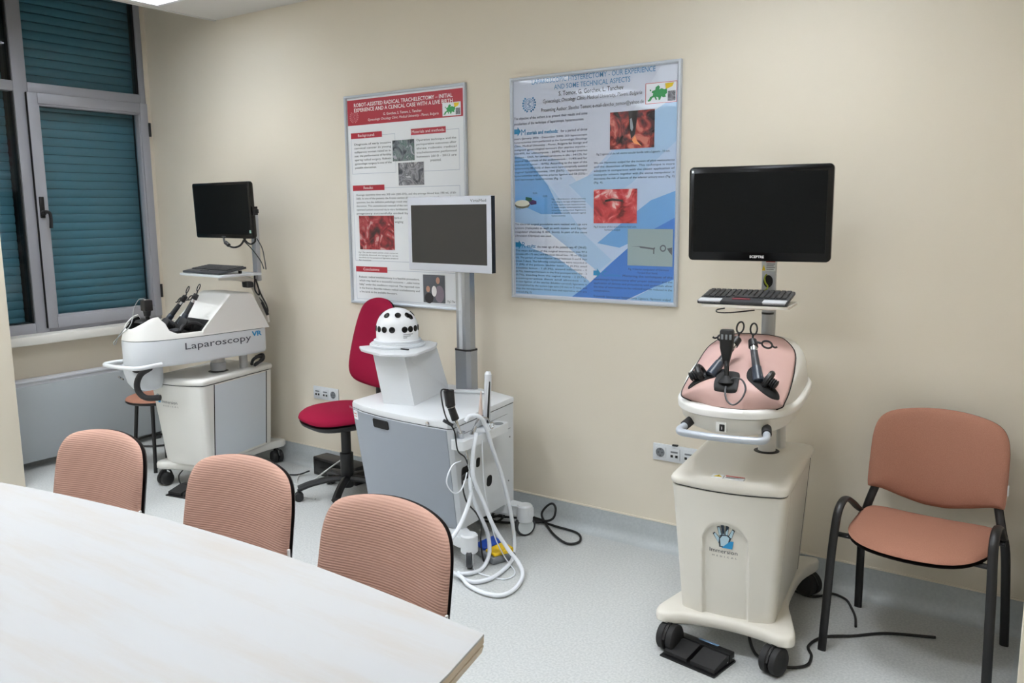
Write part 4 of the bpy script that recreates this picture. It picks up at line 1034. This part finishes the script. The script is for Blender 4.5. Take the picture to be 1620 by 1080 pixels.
# arm, shelf, mast, monitor
bm = NB(); tube(bm, [(.09,.30,.94),(.09,.288,1.05),(.09,.262,1.14),(.085,.22,1.20),(.07,.14,1.228),(.02,.04,1.236)], .02, 10, 6, flat=(.020,.050), up=(0,-1,0)); arm = pU('shelf_arm', bm, cream)
bm = NB(); b3(bm, .06,.125,.17,.215,1.165,1.205, bev=.008); part('arm_joint', bm, dgrey, arm)
bm = NB(); prism(bm, rrect(.46,.30,.03,4,-.02,.08), 1.246, 1.258); pU('keyboard_shelf', bm, white_s)
bm = NB(); b3(bm, .06,.11,.255,.285,1.20,1.62, bev=.006); pU('mast', bm, silver)
mA = monitor(A, 0, 0, 0, .575, .335, blackg, screen_m, (.016,.016,.016,.024), .038, 0, 0, .012)
mA.location = Vector(LU)+Vector((RZ(-16) @ Vector((.0,.10,1.636)))); mA.rotation_euler = (math.radians(2), 0, math.radians(-14))
bm = NB(); text(bm, 'SCEPTRE', lambda x, z: (x, -.0016, z), .0, -.160, .007, width=.045, align='c'); part('brand_text', bm, mgrey, mA, smooth=False)
bm = NB(); b3(bm, .262,.276,-.002,0,-.135,-.118); part('sticker', bm, mat('sticker_teal', (150,190,180), .5), mA)
bm = NB(); b3(bm, .30,.325,.008,.03,-.02,.005, bev=.003); b3(bm, .30,.307,.005,.035,-.03,.02); part('side_knob', bm, black, mA)
bm = NB(); b3(bm, .02,.10,.14,.26,1.58,1.68, bev=.005); pU('monitor_bracket', bm, black)
bm = NB(); tube(bm, [(-.01,.11,1.475),(.02,.10,1.44),(.08,.11,1.415),(.14,.12,1.425),(.17,.13,1.455),(.18,.14,1.475)], .006, 8, 6); tube(bm, [(.17,.13,1.47),(.19,.14,1.445),(.215,.15,1.435),(.24,.16,1.45),(.245,.16,1.475)], .0055, 8, 6); rod(bm, (.02,.10,1.445), (.055,.103,1.425), .012); part('monitor_cable', bm, black, A, loc=LU, rz=-16)
bm = NB(); tube(bm, [(.16,.13,1.46),(.18,.18,1.40),(.20,.22,1.33),(.20,.24,1.28)], .003, 6, 5); tube(bm, [(.26,.16,1.47),(.28,.18,1.41),(.27,.20,1.34),(.25,.22,1.28)], .003, 6, 5); pU('signal_cable', bm, dgrey)
bm = NB(); tube(bm, [(.16,.20,1.245),(.17,.19,1.20),(.155,.20,1.15),(.165,.22,1.12),(.175,.21,1.17),(.165,.20,1.22),(.18,.22,1.13),(.19,.25,1.06),(.16,.28,1.01),(.14,.27,1.05),(.10,.26,1.11)], .0045, 6, 5); pU('cable_bundle', bm, black)
bm = NB(); rod(bm, (.13,.262,1.07), (.165,.275,.99), .009); pU('cable_plug', bm, black)
bm = NB(); tube(bm, [(.12,.17,.69),(.15,.16,.72),(.17,.18,.74),(.16,.22,.73),(.13,.22,.70),(.14,.18,.685),(.17,.17,.70),(.18,.21,.72),(.15,.23,.745),(.12,.20,.73)], .010, 8, 6); pU('cable_coil', bm, rubber)
_k = Vector((1.2,-.45,0))+RZ(-4) @ Vector((-.03,.045,1.264))
keyboard('keyboard', 'dark keyboard on the small white shelf of the simulator by the window', _k.x, _k.y, 1.266, -4, .40, .19, 8)
# black pedal on the floor in front of it
def pedal_black(label, x, y, rz, w=.225, d=.15, twin=True):
    t = thing('foot_pedal', label, 'foot pedal', (x, y, 0), rz)
    bm = NB(); b3(bm, -w/2,w/2,-d/2,d/2,0,.006); part('base', bm, black, t)
    bm = NB(); b3(bm, -w/2+.004,w/2-.004,d/2-.035,d/2-.002,.006,.040, bev=.003); part('rear_bar', bm, black, t)
    for s in (-1, 1):
        bm = NB(); pr = [(-d/2+.014,.008),(-d/2+.014,.022),(d/2-.05,.040),(d/2-.036,.036),(d/2-.036,.008)]
        loft(bm, [[(xx, yy, zz) for yy, zz in pr] for xx in (s*w/4-w*.215, s*w/4+w*.215)]); part('pedal', bm, rubber, t, angle=25)
    bm = NB(); b3(bm, -.035,.045,d/2-.012,d/2-.001,.0395,.0415); part('logo_plate', bm, mat('plate_blue', (110,140,170), .4), t)
    for s in (-1, 1):
        bm = NB(); lathe(bm, [(.003,0),(.003,.002)], 8, (w/2-.004, s*.02+.04, .02), RY(90)); part('screw', bm, chrome, t)
    return t
pedal_black('black foot pedal on the floor below the simulator by the window', 1.36, -.80, 10)
pc = pedal_black('black twin foot pedal on the floor in front of the pink-skin simulator', 4.530, -.878, -9)
bm = NB(); tube(bm, [(-.10,.06,.02),(-.155,.09,.01),(-.215,.085,.006),(-.235,.12,.006),(-.20,.17,.006),(-.16,.19,.03),(-.13,.20,.10),(-.125,.18,.13)], .004, 6, 6); part('cable', bm, black, pc)

# ------------------------------------------------------------------ centre simulator: grey-fronted white cart with dome
B = thing('hysteroscopy_simulator', 'white wheeled simulator cart with grey front door, spotted dome and slim monitor', 'simulator', (0,0,0))
TOP = [(2.636,-.700),(2.655,-.725),(2.76,-.765),(2.90,-.792),(3.05,-.805),(3.20,-.810),(3.318,-.806),(3.334,-.790),(3.261,-.214),(3.05,-.145),(2.80,-.145),(2.60,-.24)]
BOT = [(2.712,-.680),(2.728,-.700),(2.80,-.705),(2.90,-.705),(3.02,-.698),(3.13,-.686),(3.256,-.668),(3.270,-.652),(3.238,-.187),(3.05,-.135),(2.80,-.135),(2.65,-.20)]
def mixB(z): k = (z-.15)/.50; return [(a[0]+(b[0]-a[0])*k, a[1]+(b[1]-a[1])*k) for a, b in zip(BOT, TOP)]
bm = NB(); loft(bm, [[(x, y, z) for x, y in mixB(z)] for z in [.15+.518*i/14 for i in range(15)]]); bodyB = part('cabinet', bm, white_s, B, angle=20)
# grey door on the front face
bm = NB(); fr = []
for z in [.155+.510*i/14 for i in range(15)]:
    P_ = mixB(z)[1:7]; fr.append([(x+.004*(i == 0)-.004*(i == 5), y-.004, z) for i, (x, y) in enumerate(P_)]+[(x, y+.01, z) for x, y in P_[::-1]])
loft(bm, fr); door = part('door', bm, doorgrey, B, angle=25)
def fB(x, z, d=.006):      # front surface point
    P_ = mixB(z)[1:7]
    for (xa, ya), (xb, yb) in zip(P_, P_[1:]):
        if xa <= x <= xb or (xb, yb) == P_[-1] or x < P_[0][0]: return (x, ya+(yb-ya)*(x-xa)/(xb-xa)-d, z)
bm = NB(); pts = rrect(.110, .044, .010, 4)
loft(bm, [[fB(2.905+u, .634+v, d) for u, v in pts] for d in (.0, .009)]); part('door_grip', bm, dark_in, door)
bm = NB(); loft(bm, [[fB(2.69+u, .640+v, d) for u, v in rrect(.04,.045,.003,2)] for d in (.002,.005)]); stk = part('sticker', bm, paper, door)
bm = NB(); bar(bm, lambda x, z: fB(x, z, .0060), 2.675, .645, .028, .004); bar(bm, lambda x, z: fB(x, z, .0060), 2.675, .632, .028, .003); part('sticker_text', bm, redp, stk, smooth=False)
# top slab
bm = NB()
def slab(k, z): return [(2.96+(x-2.96)*k, -.48+(y+.48)*k, z) for x, y in TOP]
loft(bm, [slab(1.0,.672), slab(1.006,.675), slab(1.006,.692), slab(1.0,.698), slab(.985,.700)]); topB = part('top_slab', bm, white, B, angle=30)
bm = NB(); loft(bm, [slab(.998,.667), slab(.998,.6725)]); part('slab_seam', bm, dgrey, B)
bm = NB(); text(bm, 'VirtaMed', lambda x, z: (x, -.480+(-.275-(x-2.655)*.23)*1.006-.003-.0*z, z), 2.668, .6775, .012, width=.085); part('brand_text', bm, mat('print_silver', (150,156,164), .4), topB, smooth=False)
bm = NB(); lathe(bm, [(.011,0),(.011,.003),(.008,.004)], 16, (3.215,-.8175,.684), RX(90)); lk = part('lock', bm, chrome, topB)
# leaning pedestal with plate and dome
bm = NB(); lo = [(2.982,-.640),(2.815,-.676),(2.735,-.30),(2.865,-.235)]; hi = [(2.945,-.662),(2.775,-.697),(2.66,-.42),(2.90,-.37)]
def quad(P_, z, k=1.): return [(x, y, z) for x, y in P_]
loft(bm, [quad(lo,.700), quad(hi,.945)]); part('pedestal', bm, white, B, angle=15)
pp = [(2.628,-.640),(2.655,-.600),(2.72,-.40),(2.80,-.315),(2.885,-.345),(2.955,-.440),(3.015,-.650),(2.99,-.70),(2.88,-.755),(2.70,-.700)]
def pl(k, z): return [(2.82+(x-2.82)*k, -.53+(y+.53)*k, z) for x, y in pp]
bm = NB(); loft(bm, [pl(.93,.943), pl(1,.950), pl(1,.958), pl(.985,.961)]); plate = part('top_plate', bm, white, B, angle=25)
DC = (2.775,-.520)
bm = NB(); lathe(bm, [(.135,.960),(.138,.964),(.138,.972),(.132,.975),(.132,.978)], 48, (*DC,0)); lathe(bm, [(.118,.9785),(.118,.992),(.112,.996)], 48, (*DC,0)); part('dome_base', bm, white_s, B)
bm = NB(); R_ = .104; pr = [(R_+.004,.994),(R_,1.0),(R_,1.048)]+[(R_*math.cos(a), 1.048+R_*.98*math.sin(a)) for a in [PI/2*i/14 for i in range(1, 15)]]
lathe(bm, pr, 48, (*DC,0)); dome = part('dome', bm, mat('dome_white', (236,238,240), .3), B, angle=60)
camaz = math.degrees(math.atan2(-3.6-DC[1], 5.62-DC[0]))   # bearing of the side with most holes
bm0 = NB(); lathe(bm0, [(.0145,-.004),(.0155,.001),(.0130,.0022),(.010,.0005)], 18); hm = mesh_of('dome_hole', bm0, blackg)
for az, el in [(-58,2),(-37,2),(-14,2),(20,2),(38,2),(58,2),(80,2),(-82,2),(110,2),(150,2),(-130,2),(-40,43),(4,44),(42,42),(52,36),(100,42),(150,42),(-100,42)]:
    a = math.radians(camaz+az+0); e = math.radians(el)
    n = Vector((math.cos(a)*math.cos(e), math.sin(a)*math.cos(e), math.sin(e)))
    o = bpy.data.objects.new('dome_hole', hm); COL.objects.link(o); o.parent = dome
    o.location = Vector((*DC, 1.048))+n*R_; o.rotation_euler = n.to_track_quat('Z', 'Y').to_euler()
bm = NB(); b3(bm, 2.865,2.925,-.612,-.604,.961,.967); o = part('clip', bm, blackg, plate); 
def fD(x, z):   # text on the dome skirt
    a = math.radians(camaz)+x/R_; return (DC[0]+(R_+.0012)*math.cos(a), DC[1]+(R_+.0012)*math.sin(a), z)
bm = NB()
for i, s in enumerate((.055, .04, .02)): bar(bm, fD, .028, 1.026-.008*i, s, .003)
part('dome_text', bm, mgrey, dome, smooth=False)
# lifting column
def octo(cx, cy, w, d, z, ch=.018, rz=-5):
    a = math.radians(rz); P_ = [(-w,-d+ch),(-w+ch,-d),(w-ch,-d),(w,-d+ch),(w,d-ch),(w-ch,d),(-w+ch,d),(-w,d-ch)]
    return [(cx+x*math.cos(a)-y*math.sin(a), cy+x*math.sin(a)+y*math.cos(a), z) for x, y in P_]
KX, KY = 2.945, -.185
bm = NB(); loft(bm, [octo(KX,KY,.056,.042,.700), octo(KX,KY,.056,.042,.905)]); part('lower_column', bm, alu, B, angle=20)
bm = NB(); loft(bm, [octo(KX,KY,.057,.043,.905), octo(KX,KY,.057,.043,.913)]); part('column_ring', bm, black, B)
bm = NB(); loft(bm, [octo(KX,KY,.049,.036,.910), octo(KX,KY,.049,.036,1.56)]); part('upper_column', bm, alu, B, angle=20)
bm = NB(); loft(bm, [octo(KX-.003,KY-.006,.012,.032,.914,.002), octo(KX-.003,KY-.006,.012,.032,1.56,.002)]); part('column_strip', bm, mat('strip_pale', (200,204,208), .4), B)
bm = NB(); b3(bm, KX-.09,KX+.03,KY-.05,KY+.03,1.44,1.56, bev=.006); part('monitor_bracket', bm, mgrey, B)
mB = monitor(B, 2.886, -.243, 1.503, .585, .380, mat('monitor_white', (226,229,238), .35), mat('screen_grey', (40,40,40), .35), (.030,.030,.042,.040), .026, -4.5, 0, .008)
bm = NB(); text(bm, 'VirtaMed', lambda x, z: (x, -.0016, z), .262, .160, .014, width=.105, align='r'); part('brand_text', bm, mgrey, mB, smooth=False)
bm = NB(); b3(bm, .2895,.2935,.002,.027,-.188,.188); part('edge_strip', bm, black, mB)
# small monitor shelf arm behind the pedestal
bm = NB(); box(bm, (3.03,-.26,.708), (.17,.04,.014), RZ(25), bev=.004); part('cable_arm', bm, white, B)
# legs and casters
def legB(name, P_, cx, cy, r=.055, w=.030, ang=0, ring=True):
    bm = NB(); prism(bm, P_, .095, .150); bmesh.ops.bevel(bm, geom=list(bm.edges), offset=.006, segments=2, affect='EDGES'); lg = part('outrigger', bm, white, B, angle=40)
    bm = NB(); lathe(bm, [(.036,.075),(.040,.08),(.040,.155),(.034,.162)], 24, (cx,cy,0)); part('caster_cap', bm, white, lg)
    q = RZ(ang) @ RY(90)
    bm = NB(); lathe(bm, [(.015,-w/2),(r-.008,-w/2),(r,-w/2+.005),(r,w/2-.005),(r-.008,w/2),(.015,w/2)], 32, (cx,cy,r), q); wh = part('wheel', bm, dgrey, lg)
    bm = NB(); lathe(bm, [(.006,-w/2-.003),(r-.013,-w/2-.002),(r-.012,w/2+.002),(.006,w/2+.003)], 28, (cx,cy,r), q); part('wheel_disc', bm, mat('disc_pale', (212,218,220), .4), wh)
legB('rear', [(3.10,-.30),(3.30,-.255),(3.38,-.27),(3.385,-.215),(3.30,-.19),(3.10,-.17)], 3.345, -.243, .053, .03, -35)
legB('front', [(3.05,-.66),(3.30,-.735),(3.36,-.735),(3.36,-.68),(3.25,-.60),(3.05,-.56)], 3.350, -.705, .053, .03, 35)
legB('rear', [(2.60,-.28),(2.80,-.30),(2.80,-.18),(2.60,-.22)], 2.62, -.25, .053, .03, 20)
legB('front', [(2.66,-.62),(2.90,-.60),(2.90,-.50),(2.70,-.52)], 2.70, -.57, .053, .03, 40)
# right side: openings, screws, tray
def sB(y, z, d=.0):       # point on the right side face
    k = (z-.15)/.50; xa = 3.270+(3.334-3.270)*k; ya = -.652+(-.790+.652)*k; xb = 3.238+(3.261-3.238)*k; yb = -.187+(-.214+.187)*k
    f = (y-ya)/(yb-ya); return (xa+(xb-xa)*f+d, y, z)
def side_patch(name, pts, y, z, m, d0=-.002, d1=.0025, par=bodyB):
    bm = NB(); loft(bm, [[sB(y+u, z+v, d) for u, v in pts] for d in (d0, d1)]); return part(name, bm, m, par)
side_patch('cable_opening', rrect(.075,.065,.012,4), -.655, .430, dark_in); side_patch('cable_opening', rrect(.030,.045,.010,4), -.550, .450, dark_in)
side_patch('vent_opening', rrect(.045,.055,.018,5), -.435, .325, dark_in)
side_patch('panel_line', rrect(.24,.003,.001,1), -.36, .545, mgrey, d1=.0006); side_patch('panel_line', rrect(.45,.002,.001,1), -.50, .625, mgrey, d1=.0006)
for z in (.50, .27): side_patch('screw', rrect(.008,.008,.004,4), -.245, z, mgrey)
bm = NB(); prism(bm, [(y_, x_) for y_, x_ in ()] or rrect(.075,.40,.02,4,3.345,-.60), .580, .622); bmesh.ops.rotate(bm, verts=bm.verts, cent=(3.345,-.60,.6), matrix=RZ(5)); tray = part('instrument_tray', bm, white, B, angle=40)
bm = NB(); lathe(bm, [(.024,0),(.024,.002)], 20, (3.338,-.45,.6215)); part('tray_hole', bm, mgrey, tray)
bm = NB(); lathe(bm, [(.014,0),(.014,.03),(.018,.03)], 16, (3.35,-.75,.622)); part('tray_socket', bm, mat('handle_grey', (176,182,190)), tray)
# things hung in the tray
cy_ = thing('endoscope_camera', 'black cylindrical endoscope camera head standing in the tray of the grey-fronted cart', 'camera', (0,0,0))
bm = NB(); rod(bm, (3.323,-.797,.846), (3.33,-.795,.775), .024, .022); part('camera_head', bm, black, cy_)
bm = NB(); rod(bm, (3.3305,-.7945,.775), (3.3315,-.7935,.768), .020); part('ring', bm, chrome, cy_)
bm = NB(); rod(bm, (3.332,-.793,.768), (3.345,-.780,.712), .017, .018); part('coupler', bm, black, cy_)
bm = NB(); rod(bm, (3.345,-.780,.712), (3.360,-.768,.652), .009, .006); rod(bm, (3.36,-.768,.655), (3.352,-.752,.618), .010, .007); part('scope_neck', bm, chrome, cy_)
bm = NB(); box(bm, (3.335,-.82,.705), (.05,.012,.014), RZ(30) @ RY(30), bev=.003); part('light_post', bm, dgrey, cy_)
bm = NB(); tube(bm, [(3.323,-.80,.848),(3.335,-.86,.858),(3.37,-.90,.82),(3.38,-.885,.745),(3.385,-.84,.68),(3.385,-.82,.59),(3.385,-.77,.545),(3.38,-.735,.49)], .0035, 6, 7); part('cable', bm, black, cy_)
bm = NB(); rod(bm, (3.372,-.752,.60), (3.40,-.735,.40), .0045); rod(bm, (3.365,-.74,.55), (3.395,-.72,.40), .0045); part('scope_tube', bm, chrome, cy_)
rs = thing('resectoscope', 'silver instrument with white hose hooked on the cart tray', 'instrument', (0,0,0))
bm = NB(); rod(bm, (3.345,-.665,.615), (3.36,-.655,.66), .013, .008); rod(bm, (3.36,-.655,.66), (3.375,-.64,.70), .008, .010); part('shaft', bm, chrome, rs)
bm = NB(); tube(bm, [(3.375,-.64,.70),(3.385,-.60,.685),(3.39,-.585,.66)], .004, 6, 5); tube(bm, circle((3.392,-.575,.648), (0,.9,.2), (0,-.2,.9), .016), .003, 6, 2, True); part('finger_hook', bm, chrome, rs)
bm = NB(); rod(bm, (3.335,-.585,.69), (3.325,-.565,.80), .011, .003); part('needle_grip', bm, mat('needle_beige', (196,176,166), .4), rs)
tb = thing('suction_wand', 'tall white and chrome wand standing upright in the cart tray', 'instrument', (0,0,0))
bm = NB(); rod(bm, (3.34,-.545,.64), (3.332,-.518,.872), .0165, .0165, 20); part('wand_body', bm, mat('wand_white', (220,224,232), .12, .3), tb)
bm = NB(); rod(bm, (3.3515,-.552,.65), (3.344,-.526,.84), .006); part('grip_strip', bm, black, tb)
bm = NB(); rod(bm, (3.3322,-.5185,.868), (3.3315,-.5165,.884), .0165, .012); part('cap', bm, white, tb)
hose_m = mat('hose_white', (226,230,236), .35)
def hose(label, pts, r=.0095, m=hose_m, name='hose', cat='hose', n=10):
    bm = NB(); tube(bm, pts, r, n, 7); return tag(part(name, bm, m), label, cat)
hose('thick white hose hooked over the tray and hanging farthest toward the wall', [(3.37,-.745,.70),(3.38,-.72,.722),(3.40,-.68,.712),(3.40,-.638,.667),(3.40,-.582,.539),(3.40,-.523,.418),(3.40,-.471,.284),(3.40,-.431,.139),(3.405,-.425,.05),(3.44,-.48,.012),(3.498,-.597,.012),(3.518,-.755,.012),(3.48,-.835,.012),(3.415,-.838,.012),(3.36,-.80,.012)])
hose('thick white hose crossing down to the outermost loop on the floor', [(3.39,-.69,.64),(3.40,-.732,.545),(3.405,-.735,.444),(3.42,-.69,.332),(3.45,-.65,.20),(3.50,-.61,.09),(3.56,-.61,.035),(3.62,-.67,.013),(3.664,-.793,.013),(3.653,-.877,.013),(3.578,-.901,.013),(3.476,-.878,.013),(3.418,-.85,.024),(3.33,-.83,.024)])
hose('thick white hose bowing inward in front of the front wheel', [(3.385,-.725,.50),(3.39,-.74,.40),(3.39,-.70,.30),(3.385,-.656,.228),(3.39,-.616,.14),(3.40,-.62,.05),(3.42,-.70,.012),(3.41,-.77,.012),(3.37,-.81,.012)])
hose('thick white hose slanting down behind the nearest table chair', [(3.385,-.705,.52),(3.39,-.725,.448),(3.39,-.744,.35),(3.39,-.803,.264),(3.38,-.87,.20),(3.34,-.93,.13),(3.30,-.95,.05),(3.28,-.95,.012)])
hose('thin white wire hanging from the tray to the floor', [(3.41,-.675,.605),(3.41,-.666,.406),(3.41,-.636,.271),(3.42,-.604,.132),(3.46,-.58,.03),(3.561,-.644,.006),(3.568,-.724,.006),(3.497,-.743,.006),(3.419,-.739,.006),(3.36,-.70,.006)], .0028, hose_m, 'wire', 'wire', 6)
hose('thin white wire looped beside the black cable opening', [(3.385,-.80,.535),(3.385,-.86,.53),(3.385,-.90,.47),(3.385,-.86,.41),(3.385,-.81,.40),(3.38,-.77,.43),(3.38,-.75,.47)], .003, hose_m, 'wire', 'wire', 6)
hose('thin black cable dropping from the cart opening to the front wheel', [(3.30,-.63,.43),(3.36,-.76,.44),(3.37,-.748,.338),(3.38,-.684,.256),(3.38,-.652,.193),(3.385,-.665,.13),(3.38,-.64,.02),(3.37,-.60,.006)], .004, black, 'cable', 'cable', 6)
hose('black power cord lying in loops beside the rear wheel', [(2.96,-.20,.008),(3.0,-.09,.03),(3.05,-.07,.02),(3.144,-.05,.03),(3.264,-.05,.02),(3.346,-.07,.02),(3.296,-.096,.012),(3.179,-.173,.01),(3.102,-.185,.01),(3.06,-.10,.02),(3.184,-.08,.02),(3.33,-.075,.02),(3.41,-.085,.05),(3.42,-.07,.10),(3.385,-.045,.115),(3.345,-.04,.09),(3.325,-.055,.05),(3.355,-.07,.015),(3.474,-.172,.008),(3.589,-.234,.008),(3.625,-.177,.008),(3.561,-.09,.008),(3.42,-.075,.010),(3.30,-.08,.02),(3.20,-.11,.02),(3.05,-.14,.01)], .006, rubber, 'extension_lead', 'cable', 8)
hose('black cord coil on the floor under the centre cart', [(3.0,-.16,.012),(3.05,-.22,.012),(3.14,-.20,.015),(3.13,-.12,.03),(3.05,-.10,.03),(2.99,-.15,.03),(3.03,-.22,.03),(3.12,-.22,.04),(3.15,-.14,.05),(3.08,-.09,.05),(3.0,-.13,.05)], .006, rubber, 'extension_lead', 'cable', 8)
# blue and yellow pedal
t = thing('foot_pedal', 'grey foot pedal with one blue and one yellow key beside the hoses', 'foot pedal', (3.375,-.535,0), -22)
bm = NB(); b3(bm, -.105,.085,-.07,.06,0,.034, bev=.008); part('base', bm, mgrey, t)
for s, m in ((-1, blue_p), (1, yel_p)):
    bm = NB(); pr = [(-.055,.034),(-.055,.046),(.045,.062),(.052,.056),(.052,.034)]
    loft(bm, [[(xx, yy, zz) for yy, zz in pr] for xx in (-.010+s*.046-.040, -.010+s*.046+.040)]); bmesh.ops.bevel(bm, geom=list(bm.edges), offset=.003, segments=1, affect='EDGES'); part('key', bm, m, t, angle=25)

# ------------------------------------------------------------------ crimson task chair behind the cart
R_c = thing('task_chair', 'crimson swivel task chair on a black five-star base', 'chair', (2.165,-.315,0), -16)
def sup(w, d, p, n=48): return [(math.copysign(abs(math.cos(2*PI*i/n))**(2/p), math.cos(2*PI*i/n))*w, math.copysign(abs(math.sin(2*PI*i/n))**(2/p), math.sin(2*PI*i/n))*d) for i in range(n)]
bm = NB(); pillow(bm, sup(.235,.22,2.8), .050, .016, lambda u, v, w: (u, v-.02, .487+w-.25*max(0,-v-.08)**1.5), 7, 4); st = part('seat', bm, redfab, R_c, angle=80)
bm = NB(); pillow(bm, sup(.230,.215,2.8), .006, .045, lambda u, v, w: (u, v-.02, .470+w-.25*max(0,-v-.08)**1.5), 6, 5); part('seat_shell', bm, black, st, angle=80)
ob = [(p.x, p.y) for p in catmull([(x, y, 0) for x, y in [(-.215,-.08),(-.212,.04),(-.19,.16),(-.15,.24),(-.08,.272),(0,.28),(.08,.272),(.15,.24),(.19,.16),(.212,.04),(.215,-.08),(.20,-.16),(.15,-.205),(.06,-.22),(-.06,-.22),(-.15,-.205),(-.20,-.16)]], 3, True)]
bk_f = lambda u, v, w: (u*1.05-.0, .205+.16*v+.04*math.sin((v+.2)*5)*.5-.05*(u/.2)**2*.6-w, .85+v)
bm = NB(); pillow(bm, ob, .030, .010, bk_f, 7, 5); bk = part('backrest', bm, redfab, R_c, angle=80)
bm = NB(); pillow(bm, ob, .004, .022, lambda u, v, w: (lambda p: (p[0], p[1]+.012, p[2]))(bk_f(u*.985, v*.985, w)), 6, 6); part('back_shell', bm, black, bk, angle=80)
bm = NB(); tube(bm, [(0,.03,.415),(0,.15,.41),(0,.215,.44),(0,.222,.54),(0,.225,.70)], .02, 8, 5, flat=(.008,.03), up=(0,0,1)); part('back_bracket', bm, black, R_c)
bm = NB(); lathe(bm, [(.032,.06),(.038,.07),(.038,.26),(.028,.265),(.028,.425),(.05,.43),(.05,.435)], 20); part('gas_column', bm, black, R_c)
for k in range(5):
    a = math.radians(72*k+30); c_, s_ = math.cos(a), math.sin(a)
    bm = NB(); tube(bm, [(0,0,.112),(.10*c_,.10*s_,.112),(.20*c_,.20*s_,.096),(.275*c_,.275*s_,.072)], .02, 8, 4, flat=(.020,.024), up=(0,0,1)); ft = part('base_foot', bm, black, R_c)
    bm = NB(); q = RZ(72*k+30+90)
    for s in (-1, 1): lathe(bm, [(.006,-.008),(.024,-.008),(.026,-.004),(.026,.006),(.022,.010)], 18, tuple(Vector((.275*c_,.275*s_,.026))+q @ Vector((s*.014,0,0))), q @ RY(90))
    lathe(bm, [(.008,.03),(.008,.07)], 8, (.275*c_,.275*s_,0)); part('caster', bm, rubber, ft)

# ------------------------------------------------------------------ small things along the wall
u = thing('power_unit', 'black box on the floor by the wall behind the red chair base', 'power supply', (1.88,-.095,0), -4)
bm = NB(); b3(bm, -.20,.20,-.055,.055,0,.115, bev=.006); part('case', bm, black, u)
bm = NB(); b3(bm, -.18,.18,-.058,-.054,.02,.10, bev=.002); part('front_panel', bm, blackg, u)
hose('black cable running along the floor from the black box', [(1.68,-.17,.03),(1.62,-.22,.008),(1.50,-.27,.006),(1.40,-.33,.006),(1.30,-.42,.006)], .005, black, 'cable', 'cable', 6)
hose('pale grey cable leaning across the front of the black box', [(1.95,-.16,.14),(1.90,-.22,.09),(1.84,-.29,.03),(1.80,-.33,.006),(1.70,-.36,.006),(1.58,-.36,.006)], .005, mat('cable_white', (206,206,204), .5), 'cable', 'cable', 6)
hose('thin grey cable curled on the floor left of the red chair base', [(1.62,-.20,.005),(1.68,-.27,.005),(1.75,-.33,.005),(1.86,-.40,.005),(1.95,-.47,.005),(2.05,-.46,.005)], .004, mat('cable_white', (206,206,204), .5), 'cable', 'cable', 6)
hose('dark cable looped on the floor right of the red chair base', [(2.20,-.12,.005),(2.33,-.14,.005),(2.42,-.24,.005),(2.36,-.34,.005),(2.30,-.30,.005),(2.34,-.22,.005)], .005, black, 'cable', 'cable', 6)
def sockets(label, x, z, kinds):
    t = thing('wall_socket', label, 'socket', (x, 0, z))
    n = len(kinds); w = .071*n+.010
    bm = NB(); b3(bm, -w/2,w/2,-.010,0,-.041,.041, bev=.004); part('plate', bm, white, t)
    for i, k in enumerate(kinds):
        cx = -.071*n/2+.071*(i+.5)
        bm = NB(); b3(bm, cx-.028,cx+.028,-.013,-.008,-.028,.028, bev=.003); mo = part('module', bm, white, t)
        if k == 's':
            bm = NB(); lathe(bm, [(.0225,0),(.0225,.002),(.0195,.002),(.0195,.0005)], 24, (cx,-.0126,0), RX(90)); part('socket_ring', bm, mgrey, mo)
            bm = NB()
            for s in (-1, 1): lathe(bm, [(.0035,0),(.0035,.002)], 10, (cx+s*.0095,-.013,0), RX(90))
            b3(bm, cx-.003,cx+.003,-.0145,-.012,.012,.018); b3(bm, cx-.003,cx+.003,-.0145,-.012,-.018,-.012); part('contact', bm, dgrey, mo)
        else:
            bm = NB()
            for s in (-1, 1): b3(bm, cx+s*.012-.006,cx+s*.012+.006,-.0145,-.012,-.016,-.004)
            part('data_port', bm, dark_in, mo)
            bm = NB(); b3(bm, cx-.018,cx+.018,-.0138,-.012,.006,.014); part('port_label', bm, mgrey, mo)
    return t
sockets('white three-part wall socket panel beside the crimson chair', 1.678, .490, ('d','d','s'))
sk = sockets('white wall socket panel partly hidden behind the pink-skin simulator', 4.042, .476, ('s','d','d'))
bm = NB(); b3(bm, -.01,.016,-.016,-.004,.040,.047); part('latch', bm, black, sk)
hose('black cable running from the pink-skin simulator past the lone chair legs', [(4.62,-.60,.006),(4.70,-.74,.006),(4.80,-.77,.006),(4.87,-.72,.006),(4.87,-.64,.006),(4.84,-.57,.006),(4.87,-.47,.006),(4.96,-.40,.006),(5.06,-.31,.006),(5.22,-.24,.006)], .0055, black, 'floor_cable', 'cable', 8)
hose('black cable end curling from the rear wheel of the pink-skin simulator', [(4.62,-.12,.006),(4.72,-.155,.006),(4.77,-.12,.006),(4.80,-.075,.006),(4.86,-.10,.006),(4.90,-.17,.006),(4.93,-.24,.006),(4.95,-.32,.006)], .005, black, 'floor_cable', 'cable', 8)
hose('thin dark cable from the left simulator to its pedal', [(1.19,-.72,.10),(1.20,-.76,.07),(1.25,-.78,.03),(1.30,-.78,.01),(1.36,-.76,.012)], .004, black, 'cable', 'cable', 6)
